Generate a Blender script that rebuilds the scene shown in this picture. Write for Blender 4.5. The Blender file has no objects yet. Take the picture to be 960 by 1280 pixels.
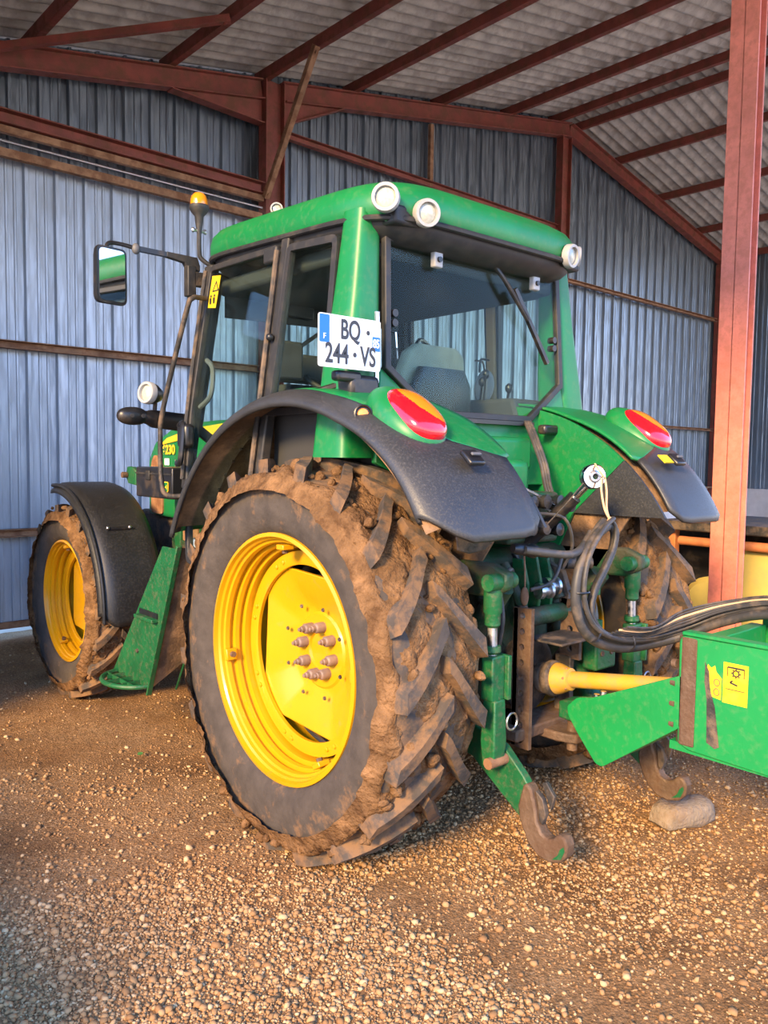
import bpy, bmesh, math, random
import numpy as np
from mathutils import Vector, Matrix, noise
random.seed(7)
PI = math.pi
C = bpy.context.scene.collection
BA = math.radians(1.2)            # the shed stands turned by this much to the tractor

# ------------------------------------------------------------------ materials
MATS = {}
def mat(name, col, rough=.5, metal=0., var=.0, vscale=6., dirt=None, damt=0., dscale=5., dthr=.5, bump=0., bscale=60., coat=0., spec=.5, dirt_rough=.9, stretch=None, emit=None):
    m = bpy.data.materials.new(name); m.use_nodes = True
    nt = m.node_tree; N = nt.nodes; L = nt.links
    b = N['Principled BSDF']
    b.inputs['Roughness'].default_value = rough; b.inputs['Metallic'].default_value = metal
    b.inputs['Specular IOR Level'].default_value = spec
    b.inputs['Coat Weight'].default_value = coat; b.inputs['Coat Roughness'].default_value = .12
    b.inputs['Base Color'].default_value = (*col, 1)
    if emit: b.inputs['Emission Color'].default_value = (*emit[0], 1); b.inputs['Emission Strength'].default_value = emit[1]
    tc = N.new('ShaderNodeTexCoord'); co = tc.outputs['Object']
    if stretch:
        mp = N.new('ShaderNodeMapping'); mp.inputs['Scale'].default_value = stretch
        L.new(co, mp.inputs['Vector']); co = mp.outputs['Vector']
    cur = None
    if var:
        n = N.new('ShaderNodeTexNoise'); n.inputs['Scale'].default_value = vscale; n.inputs['Detail'].default_value = 6
        L.new(co, n.inputs['Vector'])
        r = N.new('ShaderNodeMapRange'); r.inputs['From Min'].default_value = .3; r.inputs['From Max'].default_value = .7
        r.inputs['To Min'].default_value = 1 - var; r.inputs['To Max'].default_value = 1 + var
        L.new(n.outputs['Fac'], r.inputs['Value'])
        hs = N.new('ShaderNodeHueSaturation'); hs.inputs['Color'].default_value = (*col, 1)
        L.new(r.outputs[0], hs.inputs['Value']); cur = hs.outputs['Color']
    if dirt:
        n2 = N.new('ShaderNodeTexNoise'); n2.inputs['Scale'].default_value = dscale; n2.inputs['Detail'].default_value = 9; n2.inputs['Roughness'].default_value = .65
        L.new(co, n2.inputs['Vector'])
        r2 = N.new('ShaderNodeMapRange'); r2.inputs['From Min'].default_value = dthr - .08; r2.inputs['From Max'].default_value = dthr + .08
        r2.inputs['To Min'].default_value = 0; r2.inputs['To Max'].default_value = damt
        L.new(n2.outputs['Fac'], r2.inputs['Value'])
        mx = N.new('ShaderNodeMix'); mx.data_type = 'RGBA'
        L.new(r2.outputs[0], mx.inputs['Factor'])
        if cur: L.new(cur, mx.inputs['A'])
        else: mx.inputs['A'].default_value = (*col, 1)
        mx.inputs['B'].default_value = (*dirt, 1); cur = mx.outputs['Result']
        r3 = N.new('ShaderNodeMapRange'); r3.inputs['To Min'].default_value = rough; r3.inputs['To Max'].default_value = dirt_rough
        L.new(r2.outputs[0], r3.inputs['Value']); L.new(r3.outputs[0], b.inputs['Roughness'])
        if metal:
            r4 = N.new('ShaderNodeMapRange'); r4.inputs['To Min'].default_value = metal; r4.inputs['To Max'].default_value = 0
            L.new(r2.outputs[0], r4.inputs['Value']); L.new(r4.outputs[0], b.inputs['Metallic'])
    if cur: L.new(cur, b.inputs['Base Color'])
    if bump:
        n3 = N.new('ShaderNodeTexNoise'); n3.inputs['Scale'].default_value = bscale; n3.inputs['Detail'].default_value = 6
        L.new(co, n3.inputs['Vector'])
        bp = N.new('ShaderNodeBump'); bp.inputs['Strength'].default_value = bump; bp.inputs['Distance'].default_value = .02
        L.new(n3.outputs['Fac'], bp.inputs['Height']); L.new(bp.outputs[0], b.inputs['Normal'])
    MATS[name] = m
    return m
MUD = (.195, .105, .047); DUST = (.30, .21, .13)
green = mat('green_paint', (.004, .165, .042), .42, var=.10, vscale=4, dirt=DUST, damt=.09, dscale=30, dthr=.58)
greend = mat('green_paint_worn_shaded', (.006, .10, .030), .5, var=.2, vscale=9, dirt=(.12, .085, .05), damt=.4, dscale=40, dthr=.57, bump=.15)  # base darkened for the shade over the linkage; the blotches are dirt
greeni = mat('green_paint_implement', (.007, .225, .05), .42, var=.08, vscale=4, dirt=DUST, damt=.10, dscale=40, dthr=.58)
greendk = mat('green_casting', (.005, .05, .018), .5, var=.35, vscale=12, dirt=(.07, .045, .028), damt=.7, dscale=8, dthr=.5, bump=.2)  # base darkened to deepen the shade around the hitch
yellow = mat('yellow_paint', (.57, .285, .003), .33, var=.05, vscale=5, dirt=(.35, .2, .06), damt=.35, dscale=18, dthr=.66, coat=.2)
yellowold = mat('yellow_shaft_plastic', (.56, .30, .025), .5, var=.12, vscale=8, dirt=(.35, .22, .1), damt=.5, dscale=12, dthr=.55)
rubber = mat('tyre_rubber', (.060, .047, .037), .9, var=.25, vscale=14, dirt=MUD, damt=.9, dscale=13, dthr=.55, bump=.25, bscale=45)
mudm = mat('dried_mud', MUD, .95, var=.40, vscale=13, dirt=(.085, .042, .018), damt=.85, dscale=11, dthr=.55, bump=1., bscale=55, spec=.15)
plastic = mat('black_plastic', (.013, .0135, .015), .42, var=.2, vscale=8, dirt=(.05, .045, .04), damt=.35, dscale=90, dthr=.56, bump=.05, bscale=200)
plasticd = mat('dusty_black_plastic', (.030, .031, .034), .42, var=.18, vscale=6, dirt=(.085, .078, .07), damt=.45, dscale=130, dthr=.58, bump=.06, bscale=250)
blackp = mat('black_paint', (.012, .012, .014), .35, var=.2, vscale=7, dirt=DUST, damt=.15, dscale=9, dthr=.6)
trimk = mat('dark_trim', (.02, .02, .022), .55, dirt=(.1, .08, .06), damt=.3, dscale=14, dthr=.56)
liner = mat('mud_stained_liner', (.24, .135, .065), .85, var=.5, vscale=7, dirt=(.09, .052, .028), damt=.8, dscale=6, dthr=.5, bump=.3)
steel = mat('bare_steel', (.55, .55, .57), .3, 1., dirt=(.2, .15, .1), damt=.4, dscale=25, dthr=.55)
chrome = mat('chrome', (.85, .86, .88), .12, 1.)
ruststeel = mat('rusty_steel', (.15, .095, .06), .65, .3, var=.35, vscale=12, dirt=(.09, .045, .022), damt=.8, dscale=14, dthr=.5, bump=.3)
dustyblack = mat('dusty_steel', (.05, .045, .042), .6, .3, var=.3, vscale=10, dirt=(.22, .14, .08), damt=.6, dscale=10, dthr=.53, bump=.25)
nutm = mat('muddy_wheel_nut', (.22, .15, .12), .6, .2, var=.2, vscale=30)
hosem = mat('rubber_hose', (.045, .042, .04), .5, var=.2, vscale=14, dirt=(.2, .14, .09), damt=.45, dscale=16, dthr=.56)
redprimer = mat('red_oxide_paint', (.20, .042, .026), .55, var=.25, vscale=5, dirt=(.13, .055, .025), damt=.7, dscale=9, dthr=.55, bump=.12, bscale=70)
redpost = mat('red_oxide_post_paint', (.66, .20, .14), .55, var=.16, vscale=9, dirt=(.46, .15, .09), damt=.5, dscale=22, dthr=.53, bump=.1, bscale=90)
rustbr = mat('rust_brown_steel', (.29, .15, .075), .7, var=.3, vscale=7, dirt=(.16, .065, .03), damt=.8, dscale=10, dthr=.52, bump=.12)
galv = mat('galvanised_sheet', (.225, .26, .30), .30, .85, var=.16, vscale=3, dirt=(.20, .225, .25), damt=.5, dscale=5, dthr=.52, dirt_rough=.6, stretch=(6, 6, .7))
galvdoor = mat('galvanised_door_sheet', (.40, .45, .52), .42, .65, var=.12, vscale=3, dirt=(.32, .36, .41), damt=.45, dscale=5, dthr=.52, dirt_rough=.6, stretch=(6, 6, .7))
fibre = mat('fibre_cement', (.43, .38, .33), .9, var=.22, vscale=5, dirt=(.24, .205, .175), damt=.6, dscale=7, dthr=.55)
concrete = mat('pale_concrete', (.80, .68, .60), .85, var=.1, vscale=5, dirt=(.66, .52, .43), damt=.5, dscale=3, dthr=.55)
headl = mat('cab_lining', (.035, .035, .036), .8)
beige = mat('seat_fabric', (.20, .21, .17), .8, var=.2, vscale=20)
tan = mat('tan_pillar_trim', (.33, .21, .10), .7)
greypl = mat('grey_plastic', (.11, .11, .115), .55)
silver = mat('pale_lamp_housing', (.36, .36, .36), .4, dirt=(.35, .3, .24), damt=.4, dscale=20, dthr=.55)
lenscl = mat('lamp_lens', (.46, .46, .38), .12, .0, var=.15, vscale=80, coat=1.)
amber = mat('amber_lens', (.80, .25, .01), .15, coat=.8)
red = mat('red_lens', (.66, .006, .015), .15, coat=.8)
platew = mat('plate_white', (.74, .76, .80), .35)
blue = mat('plate_blue', (.005, .14, .75), .4)
ink = mat('plate_ink', (.02, .02, .025), .4)
white = mat('white_print', (.85, .87, .9), .4)
stickerm = mat('yellow_sticker', (.68, .46, .01), .45, dirt=(.5, .35, .05), damt=.3, dscale=30, dthr=.56)
stripe = mat('yellow_decal', (.72, .48, .02), .35)
twine = mat('twine', (.62, .40, .22), .9)
stonem = mat('pale_stone', (.24, .185, .13), .9, var=.25, vscale=14, dirt=(.2, .13, .08), damt=.7, dscale=9, dthr=.52, bump=.6)
leafm = mat('leaf', (.06, .18, .04), .6)
tarp = mat('white_tarp', (.62, .55, .50), .7, var=.1, vscale=4, dirt=(.45, .34, .26), damt=.5, dscale=3, dthr=.55)
yellowmach = mat('pale_yellow_panel', (.52, .40, .10), .6, var=.08, vscale=5, dirt=(.4, .3, .12), damt=.4, dscale=6, dthr=.56)
orangepipe = mat('orange_rusty_pipe', (.50, .17, .06), .6, var=.2, vscale=8, dirt=(.3, .1, .04), damt=.5, dscale=12, dthr=.55)
mirrorm = mat('mirror_glass', (.75, .78, .8), .03, 1.)

def glass(name, tint, refl=.12):
    m = bpy.data.materials.new(name); m.use_nodes = True
    nt = m.node_tree; N = nt.nodes; L = nt.links; N.remove(N['Principled BSDF'])
    t = N.new('ShaderNodeBsdfTransparent'); t.inputs['Color'].default_value = (*tint, 1)
    g = N.new('ShaderNodeBsdfGlossy'); g.inputs['Roughness'].default_value = .03; g.inputs['Color'].default_value = (.95, 1, .97, 1)
    d = N.new('ShaderNodeBsdfDiffuse'); d.inputs['Color'].default_value = (.35, .38, .36, 1)
    lw = N.new('ShaderNodeLayerWeight'); lw.inputs['Blend'].default_value = .5
    pw = N.new('ShaderNodeMath'); pw.operation = 'POWER'; pw.inputs[1].default_value = 4.5; L.new(lw.outputs['Facing'], pw.inputs[0])
    fr = N.new('ShaderNodeMath'); fr.operation = 'MULTIPLY_ADD'; fr.inputs[1].default_value = .55; fr.inputs[2].default_value = refl; L.new(pw.outputs[0], fr.inputs[0])
    tc = N.new('ShaderNodeTexCoord'); n = N.new('ShaderNodeTexNoise'); n.inputs['Scale'].default_value = 5; n.inputs['Detail'].default_value = 8
    L.new(tc.outputs['Object'], n.inputs['Vector'])
    r = N.new('ShaderNodeMapRange'); r.inputs['From Min'].default_value = .5; r.inputs['From Max'].default_value = .8; r.inputs['To Min'].default_value = .0; r.inputs['To Max'].default_value = .014
    L.new(n.outputs['Fac'], r.inputs['Value'])
    m1 = N.new('ShaderNodeMixShader'); m2 = N.new('ShaderNodeMixShader')
    L.new(r.outputs[0], m1.inputs[0]); L.new(t.outputs[0], m1.inputs[1]); L.new(d.outputs[0], m1.inputs[2])
    L.new(fr.outputs[0], m2.inputs[0]); L.new(m1.outputs[0], m2.inputs[1]); L.new(g.outputs[0], m2.inputs[2])
    L.new(m2.outputs[0], N['Material Output'].inputs['Surface'])
    return m
cabglass = glass('cab_glass', (.90, .97, .935), .006)

# tyre: rubber on the walls, mud towards the tread (mud lies by radius about the hub and by noise)
def tyre_mat(name, hub, r0, r1):
    m = rubber.copy(); m.name = name
    nt = m.node_tree; N = nt.nodes; L = nt.links
    b = N['Principled BSDF']
    mix = [n for n in N if n.type == 'MIX'][0]
    mr = mix.inputs['Factor'].links[0].from_node
    tc = [n for n in N if n.type == 'TEX_COORD'][0]
    sep = N.new('ShaderNodeSeparateXYZ'); L.new(tc.outputs['Object'], sep.inputs[0])
    def mth(op, a, bb):
        n = N.new('ShaderNodeMath'); n.operation = op
        for i, v in ((0, a), (1, bb)):
            if isinstance(v, (int, float)): n.inputs[i].default_value = v
            else: L.new(v, n.inputs[i])
        return n.outputs[0]
    dy = mth('SUBTRACT', sep.outputs['Y'], hub[1]); dz = mth('SUBTRACT', sep.outputs['Z'], hub[2])
    rr = mth('SQRT', mth('ADD', mth('MULTIPLY', dy, dy), mth('MULTIPLY', dz, dz)), 0.)
    rm = N.new('ShaderNodeMapRange'); rm.inputs['From Min'].default_value = r0; rm.inputs['From Max'].default_value = r1
    rm.inputs['To Min'].default_value = -.13; rm.inputs['To Max'].default_value = .045
    L.new(rr, rm.inputs['Value'])
    nz = mr.inputs['Value'].links[0].from_socket
    L.new(mth('ADD', nz, rm.outputs[0]), mr.inputs['Value'])
    return m

# ------------------------------------------------------------------ mesh kit
def V(*a): return Vector(a)
def smooth_pts(pts, sub=6, closed=False):
    P = [Vector(p) for p in pts]; n = len(P); out = []
    rng = range(n) if closed else range(n - 1)
    for i in rng:
        if closed: a, b, c, d = P[i-1], P[i], P[(i+1) % n], P[(i+2) % n]
        else: a, b, c, d = P[max(i-1, 0)], P[i], P[i+1], P[min(i+2, n-1)]
        for k in range(sub):
            t = k / sub
            out.append(.5*((2*b) + (c-a)*t + (2*a-5*b+4*c-d)*t*t + (3*b-a-3*c+d)*t**3))
    if not closed: out.append(P[-1])
    return out
class MB:
    def __init__(s): s.v = []; s.f = []
    def add(s, vs, fs):
        o = len(s.v); s.v += [Vector(v) for v in vs]; s.f += [tuple(i+o for i in f) for f in fs]; return s
    def box(s, c, d, rot=None):
        c = Vector(c); x, y, z = [q/2 for q in d]
        vs = [Vector((sx*x, sy*y, sz*z)) for sx in (-1, 1) for sy in (-1, 1) for sz in (-1, 1)]
        if rot: 
            R = rot.to_matrix() if hasattr(rot, 'to_matrix') else rot
            vs = [R @ v for v in vs]
        return s.add([c+v for v in vs], [(0,1,3,2),(4,6,7,5),(0,4,5,1),(2,3,7,6),(0,2,6,4),(1,5,7,3)])
    def bar(s, p, q, w, h, up=(0,0,1)):
        p, q = Vector(p), Vector(q); d = (q-p).normalized(); u = Vector(up)
        sd = d.cross(u); 
        if sd.length < 1e-4: sd = d.cross(Vector((1,0,0)))
        sd.normalize(); u = sd.cross(d).normalized()
        vs = [e + sd*a*w/2 + u*b*h/2 for e in (p, q) for a, b in ((-1,-1),(1,-1),(1,1),(-1,1))]
        return s.add(vs, [(3,2,1,0),(4,5,6,7),(0,1,5,4),(1,2,6,5),(2,3,7,6),(3,0,4,7)])
    def loft(s, rings, cap=True, closed=False):
        n = len(rings[0]); vs = [p for r in rings for p in r]; fs = []
        m = len(rings)
        for i in range(m if closed else m-1):
            for j in range(n):
                a = i*n+j; b = i*n+(j+1) % n; i2 = ((i+1) % m)*n
                fs.append((a, b, i2+(j+1) % n, i2+j))
        if cap and not closed: fs += [tuple(reversed(range(n))), tuple((m-1)*n+k for k in range(n))]
        return s.add(vs, fs)
    def tube(s, pts, r, n=10, sub=6, closed=False, smooth=True, scale=(1, 1)):
        P = smooth_pts(pts, sub, closed) if smooth and len(pts) > 2 else [Vector(p) for p in pts]
        m = len(P); rad = r if callable(r) else (lambda t: r)
        T = []
        for i in range(m):
            a = P[i-1] if (i > 0 or closed) else P[0]; b = P[(i+1) % m] if (i < m-1 or closed) else P[-1]
            T.append((b-a).normalized())
        u = T[0].orthogonal().normalized(); rings = []
        for i in range(m):
            u = (u - T[i]*u.dot(T[i])).normalized(); w = T[i].cross(u)
            rr = rad(i/max(1, m-1))
            rings.append([P[i] + u*math.cos(2*PI*k/n)*rr*scale[0] + w*math.sin(2*PI*k/n)*rr*scale[1] for k in range(n)])
        return s.loft(rings, True, closed)
    def cyl(s, p, q, r, n=16, r2=None):
        r2 = r if r2 is None else r2
        return s.tube([p, q], lambda t: r + (r2-r)*t, n, smooth=False)
    def lathe(s, prof, o, ax, n=32, close=False, cap=True, phase=0.):
        """prof: (along, radius) pairs about axis ax through o"""
        o = Vector(o); ax = Vector(ax).normalized()
        u = ax.orthogonal().normalized() if abs(ax.x) < .9 else Vector((0, 1, 0)); u = (u-ax*u.dot(ax)).normalized(); w = ax.cross(u)
        rings = [[o + ax*h + (u*math.cos(2*PI*k/n+phase) + w*math.sin(2*PI*k/n+phase))*max(r, 1e-4) for k in range(n)] for h, r in prof]
        return s.loft(rings, cap and not close, close)
    def prism(s, poly, fn, t0, t1):
        """poly 2-D points; fn(u,v,t) -> 3-D"""
        n = len(poly)
        return s.loft([[Vector(fn(u, v, t0)) for u, v in poly], [Vector(fn(u, v, t1)) for u, v in poly]])
    def ell(s, c, r, n=24, m=14, M=None, p=1.):
        c = Vector(c); vs = []; fs = []
        sp = lambda q: math.copysign(abs(q)**p, q)
        for i in range(m+1):
            th = PI*i/m
            for k in range(n):
                ph = 2*PI*k/n
                v = Vector((r[0]*sp(math.sin(th))*sp(math.cos(ph)), r[1]*sp(math.sin(th))*sp(math.sin(ph)), r[2]*sp(math.cos(th))))
                vs.append(c + (M @ v if M else v))
        for i in range(m):
            for k in range(n):
                fs.append((i*n+k, i*n+(k+1) % n, (i+1)*n+(k+1) % n, (i+1)*n+k))
        return s.add(vs, fs)
    def grid(s, rows):
        n = len(rows[0]); m = len(rows)
        return s.add([p for r in rows for p in r], [(i*n+j, i*n+j+1, (i+1)*n+j+1, (i+1)*n+j) for i in range(m-1) for j in range(n-1)])
    def build(s, name, m, parent=None, bevel=0., ang=38., solid=0., keep=True, merge=True):
        bm = bmesh.new()
        vs = [bm.verts.new(v) for v in s.v]
        for f in s.f:
            try: bm.faces.new([vs[i] for i in f])
            except ValueError: pass
        if merge: bmesh.ops.remove_doubles(bm, verts=bm.verts, dist=1e-5)
        if not keep is False: bmesh.ops.recalc_face_normals(bm, faces=bm.faces)
        me = bpy.data.meshes.new(name); bm.to_mesh(me); bm.free()
        return link(name, me, m, parent, bevel, ang, solid)
def link(name, me, m, parent=None, bevel=0., ang=38., solid=0.):
    for p in me.polygons: p.use_smooth = True
    me.set_sharp_from_angle(angle=math.radians(ang))
    o = bpy.data.objects.new(name, me); C.objects.link(o)
    for mm in (m if isinstance(m, (list, tuple)) else [m]): me.materials.append(mm)
    if solid:
        md = o.modifiers.new('Solidify', 'SOLIDIFY'); md.thickness = solid; md.offset = 0
    if bevel:
        md = o.modifiers.new('Bevel', 'BEVEL'); md.width = bevel; md.segments = 2; md.limit_method = 'ANGLE'; md.angle_limit = math.radians(40); md.harden_normals = False
    par(o, parent)
    return o
def par(o, parent):
    if parent:
        o.parent = parent
        M = Matrix.Identity(4); q = parent
        while q: M = q.matrix_basis @ M if q.parent is None else (q.matrix_parent_inverse @ q.matrix_basis) @ M; q = q.parent
        o.matrix_parent_inverse = M.inverted()
def thing(name, label, cat, loc=(0, 0, 0), group=None):
    o = bpy.data.objects.new(name, None); C.objects.link(o); o.location = loc; o.empty_display_size = .2
    return tag(o, label, cat, group)
def tag(o, label, cat, group=None):
    o['label'] = label; o['category'] = cat
    if group: o['group'] = group
    return o
def lab(o, label): o['label'] = label; return o
def struct(o): o['kind'] = 'structure'; return o
def shed(o): o.rotation_euler.z = BA; return o       # mesh drawn in the shed's own axes
def text(s, size, origin, xdir, ydir, m, name, parent, depth=.001, sx=1., align='CENTER', bold=0.):
    cu = bpy.data.curves.new('lettering', 'FONT'); cu.body = s; cu.size = size; cu.align_x = align; cu.align_y = 'CENTER'; cu.extrude = depth; cu.offset = bold
    to = bpy.data.objects.new('lettering', cu); C.objects.link(to)
    bpy.context.view_layer.update()
    me = bpy.data.meshes.new_from_object(to.evaluated_get(bpy.context.evaluated_depsgraph_get()))
    bpy.data.objects.remove(to)
    x = Vector(xdir).normalized(); y = Vector(ydir).normalized(); z = x.cross(y)
    M = Matrix((x*sx, y, z)).transposed().to_4x4(); M.translation = Vector(origin)
    me.transform(M)
    me.materials.clear()
    return link(name, me, m, parent)
# ------------------------------------------------------------------ the shed
def zraf(X): return 5.02 + .2*(X+.5) if X < 7.4 else 6.60 - .2*(X-7.4)      # top of the rafters
WY = 4.72
RIB = [(0, 0), (.055, 0), (.062, -.007), (.078, -.007), (.085, 0), (.125, 0), (.132, -.007), (.148, -.007), (.155, 0), (.205, 0), (.217, -.034), (.243, -.034), (.255, 0)]
def sheet(x0, x1, zb, zt, y=0., pitch=.262, along='X', other=0.):
    mb = MB(); lo = []; hi = []
    k = 0; x = x0
    while x0 + k*pitch < x1:
        for dx, dy in RIB:
            X = x0 + k*pitch + dx
            if X > x1: break
            jit = .002*math.sin(k*7.3)
            nz = 4
            col = []
            for j in range(nz+1):
                z = zb + (zt(X)-zb)*j/nz
                col.append(V(X, y+dy+jit, z) if along == 'X' else V(y-(-dy)*1., X, z))
            lo.append(col)
        k += 1
    return mb.grid(lo)
struct(shed(sheet(-3.2, 2.09, .085, lambda X: 4.18, WY+.02).build('door_1', galvdoor)))
struct(shed(sheet(-3.3, 2.32, 4.22, lambda X: zraf(X)+.13, WY+.10).build('wall_back', galv)))
struct(shed(sheet(1.98, 7.42, 0.0, lambda X: zraf(X)+.13, WY+.04).build('wall_back_centre', galv)))
struct(shed(sheet(7.4, 12.95, 1.1, lambda X: zraf(X)+.13, WY+.04).build('wall_back_corner', galv)))
mb = MB(); mb.box((10.2, WY+.05, .56), (5.6, .2, 1.12)); struct(shed(mb.build('trim_1', concrete, bevel=.01)))
mb = MB(); mb.box((12.98, 3.9, .56), (.2, 1.8, 1.12)); struct(shed(mb.build('trim_2', concrete, bevel=.01)))
struct(shed(sheet(3.0, 4.75, 1.1, lambda X: 5.6, 12.95, along='Y').build('wall_right', galv)))
struct(shed(sheet(1.9, 4.8, 0., lambda X: 4.7, -3.02, along='Y').build('wall_left_sun_block', galvdoor)))  # unseen wall, added to keep the sun off the sliding door
struct(shed(sheet(-.95, 1.9, 0., lambda X: .65, -3.02, along='Y').build('wall_left_sun_block_low', galvdoor)))  # unseen low wall, added to throw the shadow edge across the gravel
# roof of corrugated fibre cement: waves run down the slope
def roof(x0, x1, n=14):
    rows = []
    ys = np.arange(-3.4, 4.95, .022)
    for y in ys:
        w = .034*math.sin(2*PI*y/.177)
        rows.append([V(X, y, zraf(X)+.15+w) for X in np.linspace(x0, x1, n)])
    return MB().grid(rows)
struct(shed(roof(-3.05, 7.4).build('ceiling', fibre, ang=80)))
struct(shed(roof(7.4001, 13.2).build('ceiling_slope', fibre, ang=80)))
tn = 3
def trim(mb, m, bevel=.006):
    global tn
    o = struct(shed(mb.build('trim_%d' % tn, m, bevel=bevel))); tn += 1; return o
# purlins: rolled channels lying on the rafters
for X in (-2.9, -1.7, -.37, .92, 2.0, 3.19, 4.62, 5.98, 7.07, 7.60, 8.70, 10.05, 11.46, 12.7):
    z = zraf(X); mb = MB()
    mb.box((X, .7, z+.055), (.012, 8.1, .11)); mb.box((X+.028, .7, z+.006), (.06, 8.1, .012)); mb.box((X+.028, .7, z+.104), (.06, 8.1, .012))
    trim(mb, redprimer, .002)
def ibeam(mb, p, q, h, w, tf=.014, tw=.01, up=(0, 0, 1)):
    p = Vector(p); q = Vector(q); d = (q-p).normalized(); u = Vector(up); u = (u-d*u.dot(d)).normalized()
    mb.bar(p, q, tw, h, up)
    mb.bar(p+u*(h/2-tf/2), q+u*(h/2-tf/2), w, tf, up); mb.bar(p-u*(h/2-tf/2), q-u*(h/2-tf/2), w, tf, up)
    return mb
def rafter(Y, xs):
    for a, b in xs:
        mb = MB(); ibeam(mb, (a, Y, zraf(a)-.10), (b, Y, zraf(b-1e-4)-.10), .2, .12); trim(mb, redprimer, .002)
rafter(4.60, ((-3.1, 1.99), (2.25, 7.4), (7.401, 12.6)))
rafter(-.47, ((-3.1, 1.9), (2.05, 7.4), (7.401, 12.6)))
# haunches beside the gable column
for a, b in ((1.99, .95), (2.25, 3.05)):
    mb = MB(); z0 = zraf(a)-.2; z1 = zraf(b)-.2
    mb.prism([(a, z0), (b, z1), (a, z0-.24)], lambda u, v, t: (u, 4.6+t, v), -.006, .006)
    mb.bar((a, 4.6, z0-.24), (b, 4.6, z1-.004), .12, .012); trim(mb, redprimer, .002)
def column(X, Y, h, w, d, m, name=None, flange='X'):
    mb = MB()
    if flange == 'X':  # flanges face along X
        mb.box((X-w/2+.007, Y, h/2), (.014, d, h)); mb.box((X+w/2-.007, Y, h/2), (.014, d, h)); mb.box((X, Y, h/2), (w, .01, h))
    else:
        mb.box((X, Y-d/2+.007, h/2), (w, .014, h)); mb.box((X, Y+d/2-.007, h/2), (w, .014, h)); mb.box((X, Y, h/2), (.01, d, h))
    return mb
def stanchion(X, Y, h, w, d, label, flange='X'):
    o = thing('steel_column', label, 'column', (0, 0, 0))
    o.location = (X*math.cos(BA)-Y*math.sin(BA), X*math.sin(BA)+Y*math.cos(BA), 0); o.rotation_euler.z = BA
    mb = column(0, 0, h, w, d, None, flange=flange); s = mb.build('shaft', redprimer, None, bevel=.002); s.parent = o
    b = MB().box((0, 0, .012), (w+.12, d+.12, .024)).build('base_plate', redprimer, None, bevel=.003); b.parent = o
    return o, s
stanchion(2.12, 4.60, zraf(2.12)-.0, .24, .14, 'dark red steel column against back wall, under the low end of the slanting brace beside sliding door')
stanchion(7.28, 4.60, zraf(7.28)-.2, .22, .12, 'dark red steel column under the ridge of the back wall')
stanchion(12.45, 4.60, zraf(12.45)-.2, .22, .14, 'dark red steel column at the far right corner of the shed')
# the near red post
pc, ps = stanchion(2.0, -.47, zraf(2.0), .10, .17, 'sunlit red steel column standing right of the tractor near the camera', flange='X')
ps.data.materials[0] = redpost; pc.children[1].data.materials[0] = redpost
mb = MB()
mb.v = []; mb.f = []
# girts, rails
def girt(x0, x1, z, h, m, Y=4.66, d=.06):
    mb = MB(); mb.box(((x0+x1)/2, Y, z), (x1-x0, .008, h)); mb.box(((x0+x1)/2, Y-d/2, z+h/2-.004), (x1-x0, d, .008)); mb.box(((x0+x1)/2, Y-d/2, z-h/2+.004), (x1-x0, d, .008)); trim(mb, m, .001)
girt(-3.2, 1.98, 2.55, .07, rustbr); girt(-3.2, 1.98, .93, .07, rustbr); girt(-3.2, 1.98, .115, .06, rustbr, Y=4.70, d=.02)
girt(2.26, 7.17, 5.05, .08, redprimer, Y=4.64); girt(7.4, 12.3, 4.33, .06, rustbr, Y=4.64); girt(2.26, 12.3, 2.24, .05, rustbr, Y=4.64); girt(2.26, 7.17, 4.25, .06, rustbr, Y=4.64)
mb = MB(); mb.box((4.55, 4.66, 5.42), (.06, .05, .78)); trim(mb, rustbr)
# sliding-door track: red channel, rusty shelf, bare rail, brown lower runner
mb = MB(); mb.box((-.63, 4.58, 4.40), (5.2, .012, .12)); mb.box((-.63, 4.54, 4.345), (5.2, .10, .012)); mb.box((-.63, 4.54, 4.455), (5.2, .08, .012)); trim(mb, redprimer, .002)
mb = MB(); mb.box((-.63, 4.55, 4.30), (5.2, .05, .06)); trim(mb, rustbr, .003)
mb = MB(); mb.cyl((-3.2, 4.57, 4.215), (1.98, 4.57, 4.215), .012, 8); trim(mb, steel, 0)
mb = MB(); mb.box((-.63, 4.58, 4.12), (5.2, .06, .07)); trim(mb, rustbr, .003)
mb = MB(); mb.box((9.9, 4.6, 1.14), (5.0, .05, .03)); trim(mb, rustbr, .003)
def brace(p, q, m, label):
    a = Vector(p); R = Matrix.Rotation(BA, 3, 'Z'); A = R @ a; B = R @ Vector(q)
    o = thing('diagonal_brace', label, 'brace', tuple(A))
    mb = MB(); d = (B-A).normalized(); s = d.cross(V(0, 0, 1)).normalized(); u = s.cross(d)
    mb.bar(A, B, .055, .006); mb.bar(A+s*.0275+u*.0275, B+s*.0275+u*.0275, .006, .055)
    mb.build('angle_bar', m, o, bevel=.001)
    for P in (A+d*.05, B-d*.05):
        MB().cyl(P-u*.016, P+u*.02, .014, 6).build('bolt', m, o)
brace((1.97, 4.47, 4.28), (1.97, 3.62, 5.50), rustbr, 'slanting angle brace rising from the back wall column to a purlin')
brace((-.70, 4.44, 4.84), (.90, 3.42, 5.26), redprimer, 'long thin red angle brace sloping across the roof at upper left')

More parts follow.
